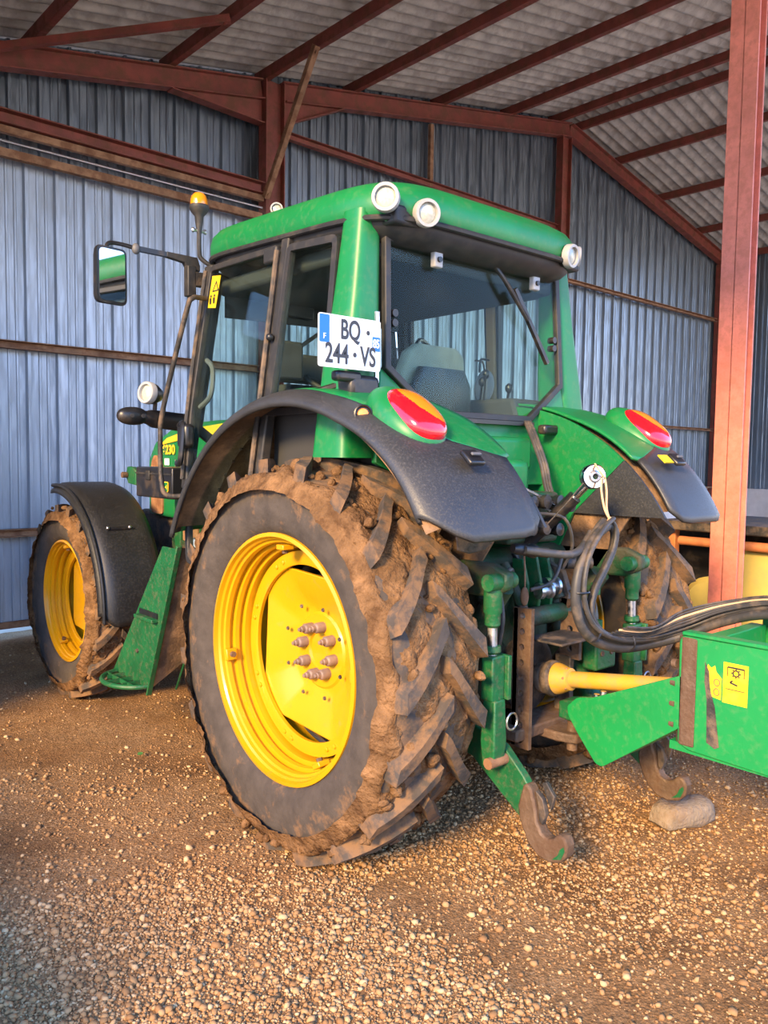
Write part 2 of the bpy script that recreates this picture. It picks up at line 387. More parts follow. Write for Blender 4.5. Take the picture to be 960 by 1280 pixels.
# ------------------------------------------------------------------ ground
def gh(x, y):
    h = .010*noise.noise(V(x*1.7, y*1.7, 3.1)) + .007*noise.noise(V(x*6, y*6, 1.7)) + .003*noise.noise(V(x*19, y*19, .4))
    h += .05*math.exp(-((y-4.35)/.28)**2)*(.7+.6*noise.noise(V(x*2.5, y*2.5, 9)))
    tr = math.exp(-((x+.78)/.22)**2)*(1 if y < -.3 else 0)*min(1, max(0, (-.3-y)/.3))
    return h*(1-.6*tr) - .012*tr - .008
def floor_mat():
    m = bpy.data.materials.new('trodden_earth'); m.use_nodes = True
    nt = m.node_tree; N = nt.nodes; L = nt.links; b = N['Principled BSDF']; b.inputs['Roughness'].default_value = .95; b.inputs['Specular IOR Level'].default_value = .2
    tc = N.new('ShaderNodeTexCoord')
    def nz(s, d=8, r=.6):
        n = N.new('ShaderNodeTexNoise'); n.inputs['Scale'].default_value = s; n.inputs['Detail'].default_value = d; n.inputs['Roughness'].default_value = r
        L.new(tc.outputs['Object'], n.inputs['Vector']); return n.outputs['Fac']
    def ramp(v, stops):
        r = N.new('ShaderNodeValToRGB'); e = r.color_ramp.elements
        for i, (p, c) in enumerate(stops):
            q = e[i] if i < 2 else e.new(p)
            q.position = p; q.color = (*c, 1)
        L.new(v, r.inputs[0]); return r.outputs[0]
    def mix(f, a, c, blend='MIX'):
        x = N.new('ShaderNodeMix'); x.data_type = 'RGBA'; x.blend_type = blend
        for k, v in (('Factor', f), ('A', a), ('B', c)):
            if isinstance(v, (int, float)): x.inputs[k].default_value = v
            else: L.new(v, x.inputs[k])
        return x.outputs['Result']
    earth = ramp(nz(2.2), [(.3, (.17, .083, .032)), (.5, (.27, .142, .056)), (.72, (.37, .21, .092))])
    fine = ramp(nz(70, 6), [(.3, (.5, .5, .5)), (.7, (1.35, 1.3, 1.25))])
    vo = N.new('ShaderNodeTexVoronoi'); vo.inputs['Scale'].default_value = 95; L.new(tc.outputs['Object'], vo.inputs['Vector'])
    peb = ramp(vo.outputs['Color'], [(.1, (.25, .135, .055)), (.5, (.41, .25, .12)), (.95, (.55, .38, .21))])
    gm = ramp(nz(1.3, 5), [(.40, (0, 0, 0)), (.62, (1, 1, 1))])
    c = mix(gm, earth, mix(.55, earth, peb))
    c = mix(1., c, fine, 'MULTIPLY')
    L.new(c, b.inputs['Base Color'])
    bp = N.new('ShaderNodeBump'); bp.inputs['Strength'].default_value = .6; bp.inputs['Distance'].default_value = .012; L.new(vo.outputs['Distance'], bp.inputs['Height'])
    bp2 = N.new('ShaderNodeBump'); bp2.inputs['Strength'].default_value = .8; bp2.inputs['Distance'].default_value = .02; L.new(nz(38, 8, .7), bp2.inputs['Height'])
    L.new(bp.outputs[0], bp2.inputs['Normal']); L.new(bp2.outputs[0], b.inputs['Normal'])
    return m
fm = floor_mat()
rows = [[V(x, y, gh(x, y)) for x in np.arange(-4.2, 4.21, .042)] for y in np.arange(-3.6, 4.93, .042)]
struct(MB().grid(rows).build('floor', fm, ang=180))
# the yard the shed stands in
mb = MB(); mb.grid([[V(x, y, -.05) for x in np.linspace(-45, 45, 31)] for y in np.linspace(-45, 45, 31)])
yard = mat('pale_yard_gravel', (.52, .40, .27), .95, var=.25, vscale=2, dirt=(.40, .29, .18), damt=.6, dscale=.7)
struct(mb.build('floor_yard', yard))

# loose stones: nobody could count them
def gravel():
    rng = np.random.default_rng(5)
    t = (1+5**.5)/2
    iv = np.array([(-1,t,0),(1,t,0),(-1,-t,0),(1,-t,0),(0,-1,t),(0,1,t),(0,-1,-t),(0,1,-t),(t,0,-1),(t,0,1),(-t,0,-1),(-t,0,1)], float); iv /= np.linalg.norm(iv[0])
    fi = np.array([(0,11,5),(0,5,1),(0,1,7),(0,7,10),(0,10,11),(1,5,9),(5,11,4),(11,10,2),(10,7,6),(7,1,8),(3,9,4),(3,4,2),(3,2,6),(3,6,8),(3,8,9),(4,9,5),(2,4,11),(6,2,10),(8,6,7),(9,8,1)])
    pts = []
    want = 95000; tries = 0
    while len(pts) < want and tries < 2500000:
        tries += 1
        x = rng.uniform(-3.0, 2.6); y = rng.uniform(-2.2, 4.2)
        d = math.hypot(x+1.6, y+.7)
        p = math.exp(-(d/1.7)**2)*1.0 + .07
        if y > .2 and x < .6: p *= .22
        tr = math.exp(-((x+.74)/.22)**2)*(y < -.45)
        p *= 1-.88*tr
        p *= .25 + 1.3*max(0, .5+noise.noise(V(x*1.4, y*1.4, 5)))
        if rng.random() > p: continue
        pts.append((x, y, min(1., d/2)))
    P = np.array(pts); n = len(P)
    r = np.exp(rng.normal(math.log(.0042), .48, n)).clip(.0018, .014)
    big = rng.random(n) < .012; r[big] = rng.uniform(.008, .015, big.sum())
    S = rng.uniform(.65, 1.25, (n, 1, 3)); S[:, :, 2] *= .75
    J = 1 + rng.normal(0, .19, (n, 12, 1))
    vv = iv[None]*J*S*r[:, None, None]
    a = rng.uniform(0, 2*PI, n); ca, sa = np.cos(a)[:, None], np.sin(a)[:, None]
    x = vv[:, :, 0]*ca - vv[:, :, 1]*sa; y = vv[:, :, 0]*sa + vv[:, :, 1]*ca
    hz = np.array([gh(p[0], p[1]) for p in P])
    vv = np.stack([x+P[:, 0:1], y+P[:, 1:2], vv[:, :, 2]+(hz+r*.32)[:, None]], -1).reshape(-1, 3)
    ff = (fi[None]+np.arange(n)[:, None, None]*12).reshape(-1)
    me = bpy.data.meshes.new('gravel'); me.vertices.add(n*12); me.vertices.foreach_set('co', vv.astype(np.float32).ravel())
    nf = n*20; me.loops.add(nf*3); me.loops.foreach_set('vertex_index', ff.astype(np.int32)); me.polygons.add(nf)
    me.polygons.foreach_set('loop_start', np.arange(0, nf*3, 3, dtype=np.int32)); me.update(); me.validate()
    m = bpy.data.materials.new('gravel_stone'); m.use_nodes = True
    nt = m.node_tree; N = nt.nodes; L = nt.links; b = N['Principled BSDF']; b.inputs['Roughness'].default_value = .85; b.inputs['Specular IOR Level'].default_value = .25
    g = N.new('ShaderNodeNewGeometry'); rp = N.new('ShaderNodeValToRGB'); e = rp.color_ramp.elements
    e[0].position = 0; e[0].color = (.25, .13, .052, 1); e[1].position = 1; e[1].color = (.54, .375, .20, 1)
    q = e.new(.45); q.color = (.34, .19, .08, 1); q = e.new(.8); q.color = (.44, .27, .125, 1)
    L.new(g.outputs['Random Per Island'], rp.inputs[0]); L.new(rp.outputs[0], b.inputs['Base Color'])
    o = bpy.data.objects.new('gravel', me); C.objects.link(o); me.materials.append(m)
    tag(o, 'loose pale gravel scattered over the brown earth floor', 'gravel'); o['kind'] = 'stuff'
gravel()
# ------------------------------------------------------------------ the tractor: wheels and mudguards
T = thing('tractor', 'large green tractor with yellow wheels and muddy tyres parked in the shed', 'tractor', (0, 0, 0))
def arc_pts(r, a0, a1, n): return [(r*math.cos(a0+(a1-a0)*i/n), r*math.sin(a0+(a1-a0)*i/n)) for i in range(n+1)]

def wheel(name, s, hub, Rf, xout, W, Rt, lugh, nlug, delta, nuts, front=False):
    """s = -1 left, +1 right; xout = |x| of the outer rim flange; W = tread width; Rt = radius over the lugs"""
    hx, hy, hz = hub
    k = Rf/.51
    O = (0, hy, hz)
    X = lambda d: s*(xout-d)                    # d metres in from the outer flange
    ax = (1, 0, 0)
    rw = 2*(xout-abs(hx))                       # rim width
    # ---- rim barrel
    pr = [(-.004, .498), (.014, .494), (.022, .486), (.036, .484), (.040, .473), (.060, .470), (.064, .482), (.080, .482), (.084, .460), (.102, .457), (.106, .468), (.120, .468), (.124, .444), (.15, .442), (.19, .44), (.22, .43)]
    wx = rw
    pr2 = [(wx-.10, .43), (wx-.06, .46), (wx-.02, .475), (wx-.008, .498), (wx, .510), (wx-.006, .516), (wx-.03, .492), (.22, .452), (.13, .478), (.085, .492), (.04, .499), (.016, .506), (.012, .515), (.0, .514)]
    mb = MB(); mb.lathe([(X(d), r*k) for d, r in pr+pr2], O, ax, 96, close=True)
    # mounting ring with a lip
    dr = .153 if not front else .125
    mb.lathe([(X(dr), .43*k), (X(dr-.006), .43*k), (X(dr-.008), .385*k), (X(dr-.004), .372*k), (X(dr+.012), .372*k), (X(dr+.012), .43*k)], O, ax, 80, close=True)
    rim = mb.build(name, yellow, T, ang=20)
    # ---- disc: round plate with four flats, dished towards the hub
    n = 96; rings = []
    flat = .332 if not front else .29
    def edge(a):
        m = min(abs(math.cos(a-q)) and flat/max(1e-6, math.cos(a-q)) if math.cos(a-q) > .5 else 9 for q in (PI/2+.06, PI+.06, 3*PI/2+.06, .06))
        return min(.383, m)*k
    prof = [(1., .172), (.985, .170), (.90, .178), (.75, .196), (.62, .216), (.56, .226), (.50, .232)]
    prof = [(f, d if not front else d*.6+.045) for f, d in prof]
    for f, d in prof:
        rings.append([V(X(d), hy + edge(2*PI*i/n)*f*math.cos(2*PI*i/n), hz + edge(2*PI*i/n)*f*math.sin(2*PI*i/n)) for i in range(n)])
    dd = prof[-1][1]
    for r, d in ((.165, dd+.001), (.155, dd-.007), (.082, dd-.007), (.076, dd+.003), (.02, dd+.003), (.001, dd+.003)):
        rings.append([V(X(d), hy + r*k*math.cos(2*PI*i/n), hz + r*k*math.sin(2*PI*i/n)) for i in range(n)])
    back = [[p + V(-s*.014, 0, 0) for p in rings[0]]]
    disc = MB().loft(back+rings, False).build('wheel_disc', yellow, rim, ang=30)
    if front:
        # hand holes beside the hub read as dark ovals
        for a in (2.6, 5.7):
            MB().lathe([(X(dd+.03), .02), (X(dd+.006), .05), (X(dd-.001), .052)], (0, hy+.23*k*math.cos(a), hz+.23*k*math.sin(a)), ax, 20).build('hand_hole', ruststeel, disc)
    MB().lathe([(X(.262), .001), (X(.262), .30*k), (X(.30), .33*k), (X(.34), .2*k), (X(.34), .001)], O, ax, 32).build('hub_drum', dustyblack, rim)
    if nuts:
        for i in range(nuts):
            a = 2*PI*i/nuts + .2
            c = (0, hy+.105*math.cos(a), hz+.105*math.sin(a))
            MB().lathe([(X(dd+.005), .023), (X(dd-.008), .0235), (X(dd-.045), .0225), (X(dd-.05), .019), (X(dd-.052), .014), (X(dd-.066), .013), (X(dd-.068), .009), (X(dd-.078), .008), (X(dd-.08), .001)], c, ax, 14).build('wheel_nut', nutm, rim)
        for i in range(8):
            a = 2*PI*i/8+.35; mbh = MB(); mbh.lathe([(X(.186), .001), (X(.1835), .0075), (X(.19), .009)], (0, hy+.2*math.cos(a), hz+.2*math.sin(a)), ax, 10); mbh.build('bolt_hole', dustyblack, disc)
        for i in range(16):
            a = 2*PI*(i//2)/8 + (.07 if i % 2 else -.07)+.3
            MB().lathe([(X(dr-.004), .012), (X(dr-.014), .010), (X(dr-.017), .001)], (0, hy+.40*math.cos(a), hz+.40*math.sin(a)), ax, 8).build('rivet', yellow, rim)
    # rim brackets, four, rusty at the bolt
    for i in range(4 if not front else 3):
        a = math.radians((178, 88, 238, 350)[i] if not front else (200, 80, 300)[i])
        R = Matrix.Rotation(a-PI/2 if True else 0, 3, 'X')
        c = V(X(.055), hy+.456*k*math.cos(a), hz+.452*k*math.sin(a))
        b = MB(); rad = V(0, math.cos(a), math.sin(a)); tan_ = V(0, -math.sin(a), math.cos(a))
        b.bar(c-tan_*.026*k, c+tan_*.026*k, .055, .022, tuple(rad))
        br = b.build('rim_bracket', yellow, rim, bevel=.004)
        MB().cyl(c-rad*.005, c-rad*.03, .014, 8).build('bracket_bolt', ruststeel, br) if False else None
        MB().cyl(c+rad*.0, c-rad*.026, .013, 8).build('bracket_bolt', ruststeel, rim)
    # ---- tyre carcass
    h = W/2; b = rw/2-.012; xc = abs(hx)
    Rb = Rt-lugh                                 # tread base
    sw = Rb-.478*k
    half = [(b-.03, .502*k), (b-.002, .509*k), (b+.028, .478*k+sw*.22), (b+.040, .478*k+sw*.45), (b+.034, .478*k+sw*.66), (h+.005, .478*k+sw*.83), (h-.012, Rb-.022), (h-.05, Rb-.010), (h*.45, Rb-.003), (0, Rb)]
    pf = [(s*(xc+d), r) for d, r in half] + [(s*(xc-d), r) for d, r in reversed(half[:-1])]
    tm = tyre_mat(name+'_tyre_rubber', hub, .478*k+sw*.40, Rt-lugh*1.7)
    mb = MB(); mb.lathe([(x, r) for x, r in pf], O, ax, 120, cap=False)
    # lugs
    for side in (1, -1):
        for i in range(nlug):
            a0 = 2*PI*(i + (.5 if side < 0 else 0))/nlug
            st = [(-.04, 0.), (.10, .12), (.35, .40), (.62, .66), (.85, .86), (1.0, .97), (1.09, 1.0)]
            rings = []
            for t, q in st:
                ang = a0 - delta*(q-1)              # centre end leads
                xx = min(1.0, t)*h + (max(0, t-1))*.24*h*1.2
                top = Rt - .012*min(1, t)**2 - (0 if t <= 1 else .052); bot = Rb-.03 - (0 if t < .95 else .05 if t <= 1 else .085)
                hw_t = (.028 + .008*t)/Rt*k**.5; hw_b = hw_t + .014/Rt
                # the bar runs slantwise: widen along the tyre's turn
                xo = s*(xc + side*s*s*xx)
                P = lambda r, da: V(xo, hy - r*math.cos(ang+da), hz + r*math.sin(-(ang+da))*-1)
                def Pt(r, da, sk=0.):
                    A = PI - (ang+da)               # measured from +Y over the top
                    return V(xo + sk, hy + r*math.cos(A), hz + r*math.sin(A))
                rings.append([Pt(bot, -hw_b), Pt(bot, hw_b), Pt(top, hw_t), Pt(top, -hw_t)])
            mb.loft(rings)
    ty = mb.build('tyre', tm, rim, ang=42, merge=False)
    # ---- mud packed between the lugs
    na, nw = 260, 34
    rows = []
    for i in range(na+1):
        A = 2*PI*i/na; row = []
        for j in range(nw+1):
            t = -1.22 + 2.44*j/nw
            at = abs(t); over = max(0, at-1)
            xx = math.copysign(min(at, 1.)*h + min(over*.09, .022)*(W/.4), t)
            nn = noise.noise(V(math.cos(A)*5.5*k, math.sin(A)*5.5*k, t*2.2+hx*3)) + .55*noise.noise(V(math.cos(A)*17, math.sin(A)*17, t*6+hx)) + .3*noise.noise(V(math.cos(A)*46, math.sin(A)*46, t*15+hx))
            base = Rb - (.0 if at < .9 else (at-.9)*.10) - over*.20*sw/.27
            mid = max(-.4, 1-at**1.5)
            r = base + .030*nn - .016 + .024*mid
            r = min(r, Rt+.006)
            if over: xx += math.copysign(.026*nn - .003 - .085*over, t); r = base - .004
            # flattened where it stands
            z = hz + r*math.sin(A)
            row.append(V(s*(xc) + xx, hy + r*math.cos(A), z))
        rows.append(row)
    md = MB().grid(rows).build('mud', mudm, rim, ang=180); md['kind'] = 'stuff'
    lab(md, 'dried brown mud packed in the tread')
    # crumbs of mud hanging on the shoulder and between bars
    mb = MB(); rnd = random.Random(hash(name) % 99 + int(s*3))
    rnd = random.Random(11+int(s*3)+(5 if front else 0))
    for i in range(150 if not front else 90):
        A = rnd.uniform(0, 2*PI); t = rnd.choice((-1, 1))*rnd.uniform(.55, 1.05) if rnd.random() < .75 else rnd.uniform(-.5, .5)
        r = Rb + rnd.uniform(-.006, .022) - (.03 if abs(t) > .95 else 0); c = V(s*xc+t*h, hy+r*math.cos(A), hz+r*math.sin(A))
        q = rnd.uniform(.010, .034)*(1 if not front else .75)
        o = len(mb.v); mb.ell(c, (q, q*rnd.uniform(.6, 1.2), q*rnd.uniform(.5, 1)), 9, 6, Matrix.Rotation(rnd.uniform(0, 3), 3, 'X'))
        for ii in range(o, len(mb.v)):
            d = mb.v[ii]-c; mb.v[ii] = c + d*(1+.45*noise.noise(mb.v[ii]*38))
    for v in mb.v:
        if v.z < .0: v.z = .0
    cr = mb.build('mud_clods', mudm, rim, ang=60); cr['kind'] = 'stuff'
    return rim
# tyres touch the ground: hub height is the loaded radius
RW = dict(Rf=.51, xout=.96, W=.40, Rt=.825, lugh=.052, nlug=19, delta=.30, nuts=8)
for s in (-1, 1): wheel('rear_wheel', s, (s*.775, 0, .80), **RW)
FW = dict(Rf=.405, xout=.87, W=.32, Rt=.655, lugh=.04, nlug=19, delta=.30, nuts=0, front=True)
for s in (-1, 1): wheel('front_wheel', s, (s*.73, 2.70, .64), **FW)
MB().tube([V(-.7, 2.7, .62), V(.7, 2.7, .62)], .075, 14, smooth=False).build('front_axle', greendk, T)
MB().tube([V(-.655, 0, .80), V(.655, 0, .80)], .11, 16, smooth=False).build('rear_axle', greendk, T)

# ---- rear mudguards
def mudguard(s):
    hy, hz = 0, .80
    D = math.radians
    xs = [.42, .50, .58, .66, .73, .79, .84, .88, .915, .94, .952, .955, .950]
    rs = [1.10, 1.103, 1.105, 1.105, 1.103, 1.10, 1.095, 1.088, 1.076, 1.06, 1.042, 1.025, 1.008]
    def bx(a):          # |x| where green gives way to black plastic
        pts = [(0, .885), (104, .885), (114, .85), (121, .79), (128, .70), (133, .45), (180, .45)]
        for (a0, x0), (a1, x1) in zip(pts, pts[1:]):
            if a <= a1: return x0+(x1-x0)*(a-a0)/(a1-a0)
    A0, A1 = 24, 150
    n = 76; G = MB(); K = MB()
    def pt(a, x, r):
        # rounded lower corners of the tail
        e = 0
        if a > 128 and x > .80: e = (a-128)/(A1-128)*((x-.80)/.155)**2*7
        if a > 128 and x < .55: e = (a-128)/(A1-128)*((.55-x)/.10)**2*3.5
        aa = D(a-e)
        bulge = .018*math.sin(min(1, max(0, (a-112)/(A1-112)))*PI)
        r = r+bulge
        return V(s*x, hy+r*math.cos(aa), hz+r*math.sin(aa))
    # insert the colour boundary as a column of the grid so the edge is clean
    for i in range(n):
        a, b = A0+(A1-A0)*i/n, A0+(A1-A0)*(i+1)/n
        for lo, hi, mbk in ((xs[0], None, G), (None, xs[-2], K)):
            pass
    def rr(x):
        for (x0, r0), (x1, r1) in zip(zip(xs, rs), zip(xs[1:], rs[1:])):
            if x <= x1 and x1 > x0: return r0+(r1-r0)*(x-x0)/(x1-x0)
        return rs[-2]
    rowsG, rowsK = [], []
    for i in range(n+1):
        a = A0+(A1-A0)*i/n; B = bx(a)
        if a <= 133.5:
            rowsG.append([pt(a, .42+(B-.42)*j/10, rr(.42+(B-.42)*j/10)) for j in range(11)])
        kk = [pt(a, B+(.94-B)*j/8, rr(B+(.94-B)*j/8)) for j in range(9)] + [pt(a, .952, 1.044), pt(a, .956, 1.036), pt(a, .952, 1.028), pt(a, .945, 1.026)]
        rowsK.append(kk)
    g = MB().grid(rowsG).build('rear_mudguard', green, T, ang=60, solid=.012)
    k = MB().grid(rowsK).build('mudguard_edge', plasticd, g, ang=60, solid=.014); lab(k, 'black plastic mudguard edge and tail flap')
    # stained inside
    rows = []
    for i in range(n+1):
        a = D(26+(146-26)*i/n); rows.append([V(s*x, hy+r*math.cos(a), hz+r*math.sin(a)) for x, r in ((.425, 1.0), (.43, 1.075), (.55, 1.082), (.70, 1.08), (.735, 1.062), (.75, 1.055), (.765, 1.068), (.85, 1.068), (.91, 1.06), (.936, 1.035), (.942, 1.026))])
    MB().grid(rows).build('mudguard_lining', liner, g, ang=60)
    for i in range(15):
        a = D(28+i*5.2); c = V(s*.75, hy+1.056*math.cos(a), hz+1.056*math.sin(a)); d = V(0, math.cos(a), math.sin(a))
        MB().lathe([(0, .010), (.006, .008), (.009, .001)], c+d*.002, -d, 8).build('rivet', ruststeel, g)
    # inner wall between guard and cab
    w = arc_pts(1.09, D(38), D(131), 30)
    poly = [(y, hz+z) for y, z in w] + [(-.45, 1.37), (-.30, 1.05), (.4, 1.02), (.85, 1.2)]
    MB().prism(poly, lambda u, v, t: (s*(.40+t), u, v), 0, .016).build('inner_wall', green, g)
    w = arc_pts(1.09, D(131), D(148), 8)
    poly = [(y, hz+z) for y, z in w] + [(-.70, 1.375), (-.45, 1.375)]
    MB().prism(poly, lambda u, v, t: (s*(.405+t), u, v), 0, .014).build('tail_cheek', plasticd, g)
    w = arc_pts(1.07, D(28), D(140), 30)
    poly = [(y, hz+z) for y, z in w] + [(-.45, .95), (.5, .95)]
    MB().prism(poly, lambda u, v, t: (s*(.43+t), u, v), 0, .01).build('splash_plate', liner, g)
    # muddy flap showing under the tail
    if s < 0:
        MB().prism([(-.76, 1.40), (-.50, 1.42), (-.53, 1.34), (-.58, 1.295), (-.66, 1.285), (-.72, 1.30), (-.74, 1.35)], lambda u, v, t: (u, -.80+t-(v-1.35)*.25, v), 0, .012).build('splash_flap', dustyblack, g, bevel=.004)
    # lamp pod and lamp, lying along the slope of the guard
    sl = D(36); e1 = V(0, -math.cos(sl), -math.sin(sl)); nrm = V(0, -math.sin(sl), math.cos(sl)); ex = V(1, 0, 0)
    M = Matrix((e1, ex, nrm)).transposed()
    c = V(s*.765, -.585, 1.775)
    MB().ell(c - e1*.015 - nrm*.035, (.185, .125, .082), 32, 16, M, .9).build('lamp_pod', green, g)
    full = MB().ell(c + e1*.012 + nrm*.004, (.142, .098, .062), 96, 64, M, .82)
    for nm, mm, test in (('tail_lamp', red, lambda q: q < .040), ('indicator_lens', amber, lambda q: q >= .040)):
        q = MB(); q.v = [v.copy() for v in full.v]
        q.f = [f for f in full.f if test(sum(((full.v[i]-c).dot(nrm)*.8 - (full.v[i]-c).dot(e1)*.10 + .25*(full.v[i].x-c.x) for i in f))/len(f))]
        q.v2 = None
        o = q.build(nm, mm, g)
        bm = bmesh.new(); bm.from_mesh(o.data); bmesh.ops.delete(bm, geom=[v for v in bm.verts if not v.link_faces], context='VERTS'); bm.to_mesh(o.data); bm.free()
    # round marker lamp in a black cup on the outer edge
    if s < 0:
        P = V(-.90, -.47, 1.775); d = V(-.55, -.80, .12).normalized()
        cup = MB().lathe([(-.05, .03), (0, .034), (.024, .034), (.026, .029), (.012, .026), (.012, .001)], P, d, 20).build('marker_lamp', blackp, g)
        MB().lathe([(.012, .022), (.02, .019), (.024, .001)], P, d, 16).build('marker_lens', amber, cup)
    # black clip below the lamp
    P = V(s*.70, -.825, 1.625) if s < 0 else V(.66, -.825, 1.63)
    cl = MB().box(P, (.075, .022, .07), Matrix.Rotation(D(-48), 3, 'X')).build('socket_cover', blackp, g, bevel=.008)
    for q in (-.014, .014): MB().box(P+V(0, -.012, q)+V(0, -.004, 0), (.045, .008, .012), Matrix.Rotation(D(-48), 3, 'X')).build('cover_rib', greypl, cl, bevel=.002)
    if s > 0:
        MB().box(P+V(-.095, -.001, .002), (.075, .006, .05), Matrix.Rotation(D(-48), 3, 'X')).build('warning_sticker', stickerm, g)
    return g
for s in (-1, 1): mudguard(s)

# ---- front mudguards
def front_guard(s):
    hy, hz = 2.70, .64; D = math.radians
    rows = []
    n = 40
    for i in range(n+1):
        a = 84+(184-84)*i/n
        row = []
        for j in range(15):
            t = j/14; x = .52+(.90-.52)*t
            r = .79 - .035*max(0, (t-.80)/.2)**2 - .02*max(0, (.12-t)/.12)
            if i > n-6: r += 0
            e = 0
            f = max(0, (i-(n-8))/8)
            if t > .8: e = 5*f*((t-.8)/.2)**2
            if t < .2: e = 5*f*((.2-t)/.2)**2
            aa = D(a-e)
            row.append(V(s*x, hy+r*math.cos(aa), hz+r*math.sin(aa)))
        aa = D(a); f = max(0, (i-(n-8))/8)
        row.append(V(s*.915, hy+.742*math.cos(D(a-5*f)), hz+.742*math.sin(D(a-5*f)))); row.append(V(s*.918, hy+.722*math.cos(D(a-5*f)), hz+.722*math.sin(D(a-5*f))))
        rows.append(row)
    g = MB().grid(rows).build('front_mudguard', plastic, T, ang=50, solid=.010)
    # beaded rim and grab slot
    a = [D(84+(182-84)*i/30) for i in range(31)]
    MB().tube([V(s*.905, hy+.775*math.cos(q), hz+.775*math.sin(q)) for q in a], .012, 8, smooth=False).build('edge_bead', plastic, g)
    q = [D(140-1.5*0), D(140)]
    P = V(s*.80, hy+.796*math.cos(D(139)), hz+.796*math.sin(D(139)))
    MB().tube([P+V(-s*.13, 0, 0), P+V(s*.01, 0, 0)], .012, 8, smooth=False).build('fixing_strap', blackp, g)
    for dx in (-.13, .01): MB().ell(P+V(s*dx, -.008, .008), (.012, .012, .012), 10, 6).build('fixing_bolt', steel, g)
    MB().bar((s*.5, 2.70, 1.30), (s*.30, 2.70, .75), .06, .03).build('guard_stay', greendk, g)
for s in (-1, 1): front_guard(s)
# ------------------------------------------------------------------ cab
D = math.radians
def pane(name, poly, fn, m, parent, t=.006, bevel=0): return MB().prism(poly, fn, 0, t).build(name, m, parent, bevel=bevel)
def frame(name, poly, fn, width, t, m, parent, bevel=.004):
    """a rubber/steel surround following a convex outline, drawn as mitred bars"""
    n = len(poly); cx = sum(p[0] for p in poly)/n; cy = sum(p[1] for p in poly)/n
    inner = []
    P = [Vector(p) for p in poly]
    area = sum(P[i].x*P[(i+1) % n].y-P[(i+1) % n].x*P[i].y for i in range(n))
    sg = 1 if area > 0 else -1
    for i in range(n):
        a, b, c = P[i-1], P[i], P[(i+1) % n]
        d1 = (b-a).normalized(); d2 = (c-b).normalized()
        n1 = Vector((-d1.y, d1.x))*sg; n2 = Vector((-d2.y, d2.x))*sg
        k = n1+n2; inner.append(b + k*(width/max(.25, k.dot(n1))))
    mb = MB()
    vs = [fn(p.x, p.y, tt) for tt in (0, t) for p in P] + [fn(p.x, p.y, tt) for tt in (0, t) for p in inner]
    fs = []
    for i in range(n):
        j = (i+1) % n
        fs += [(i, j, 2*n+j, 2*n+i), (n+i, 3*n+i, 3*n+j, n+j), (i, n+i, n+j, j), (2*n+i, 2*n+j, 3*n+j, 3*n+i)]
    mb.add(vs, fs); return mb.build(name, m, parent, bevel=bevel)
def round_poly(pts, r, n=5):
    out = []; m = len(pts)
    for i in range(m):
        a, b, c = Vector(pts[i-1]), Vector(pts[i]), Vector(pts[(i+1) % m])
        p = b+(a-b).normalized()*r; q = b+(c-b).normalized()*r
        for k in range(n+1):
            t = k/n; out.append(tuple(p*(1-t)**2 + b*2*t*(1-t) + q*t*t))
    return out
# roof: crowned shell with rounded corners
def supe(t, p=5.):
    c, s_ = math.cos(t), math.sin(t)
    return math.copysign(abs(c)**(2/p), c), math.copysign(abs(s_)**(2/p), s_)
CY = .44
def roofring(scx, scy, z, slope=.035, n=72, p=6.):
    r = []
    for i in range(n):
        x, y = supe(2*PI*i/n, p); r.append(V(x*.70*scx, CY + y*.78*scy, z + slope*(y*scy)))
    return r
mb = MB(); mb.loft([roofring(.985, .985, 2.615), roofring(1.0, 1.0, 2.635), roofring(1.0, 1.0, 2.675), roofring(.985, .99, 2.715), roofring(.95, .965, 2.745), roofring(.88, .92, 2.768), roofring(.7, .78, 2.788), roofring(.4, .45, 2.80), roofring(.02, .02, 2.80)])
rf = mb.build('roof', green, T, ang=50)
mb = MB(); mb.loft([roofring(.86, .88, 2.52, .03), roofring(.93, .93, 2.545, .03), roofring(.965, .965, 2.575, .034), roofring(.975, .975, 2.605, .035), roofring(.965, .965, 2.625)])
mb.build('roof_underside', trimk, rf, ang=60)
MB().tube([p*1.0+V(0, 0, -.005) for p in roofring(.995, .995, 2.61)], .013, 8, closed=True, smooth=False).build('gutter_seal', trimk, rf)
# corner posts at the rear, green
for s in (-1, 1):
    rings = []
    for z, xo, xi, y0, y1 in ((1.62, .83, .64, -.25, -.04), (1.84, .81, .615, -.235, -.05), (2.0, .785, .60, -.225, -.05), (2.3, .735, .585, -.205, -.055), (2.56, .70, .572, -.19, -.06), (2.618, .695, .57, -.19, -.06)):
        rings.append([V(s*a, b, z) for a, b in round_poly([(xi, y0), (xo-.01, y0), (xo, y1), (xi, y1)], .045, 6)])
    MB().loft(rings).build('cab_corner_post', green, T, ang=40)
# rear window
def rw(u, v, t): return V(u, -.195 - (2.55-v)*.055 + t, v)
WP = [(-.575, 2.535), (.575, 2.535), (.59, 1.985), (.335, 1.80), (-.335, 1.80), (-.59, 1.985)]
pane('rear_window', WP, rw, cabglass, T)
wf = frame('rear_window_frame', WP, lambda u, v, t: rw(u, v, t-.012), .030, .03, trimk, T)
# lamp recess over the window and the clear edge strips
MB().box((0, -.255, 2.585), (1.22, .10, .075)).build('lamp_recess', trimk, rf, bevel=.012)
for x, z in ((-.30, 2.47), (.36, 2.47)):
    h = MB().box((x, -.225, z), (.05, .03, .075)).build('window_hinge', silver, wf, bevel=.006); MB().cyl((x, -.235, z-.005), (x, -.25, z-.005), .012, 10).build('hinge_screw', blackp, wf)
for s in (-1, 1):
    for z in (2.215, 2.175): MB().cyl((s*.53, -.19, z), (s*.53, -.225, z), .016, 12).build('hinge_button', blackp, wf)
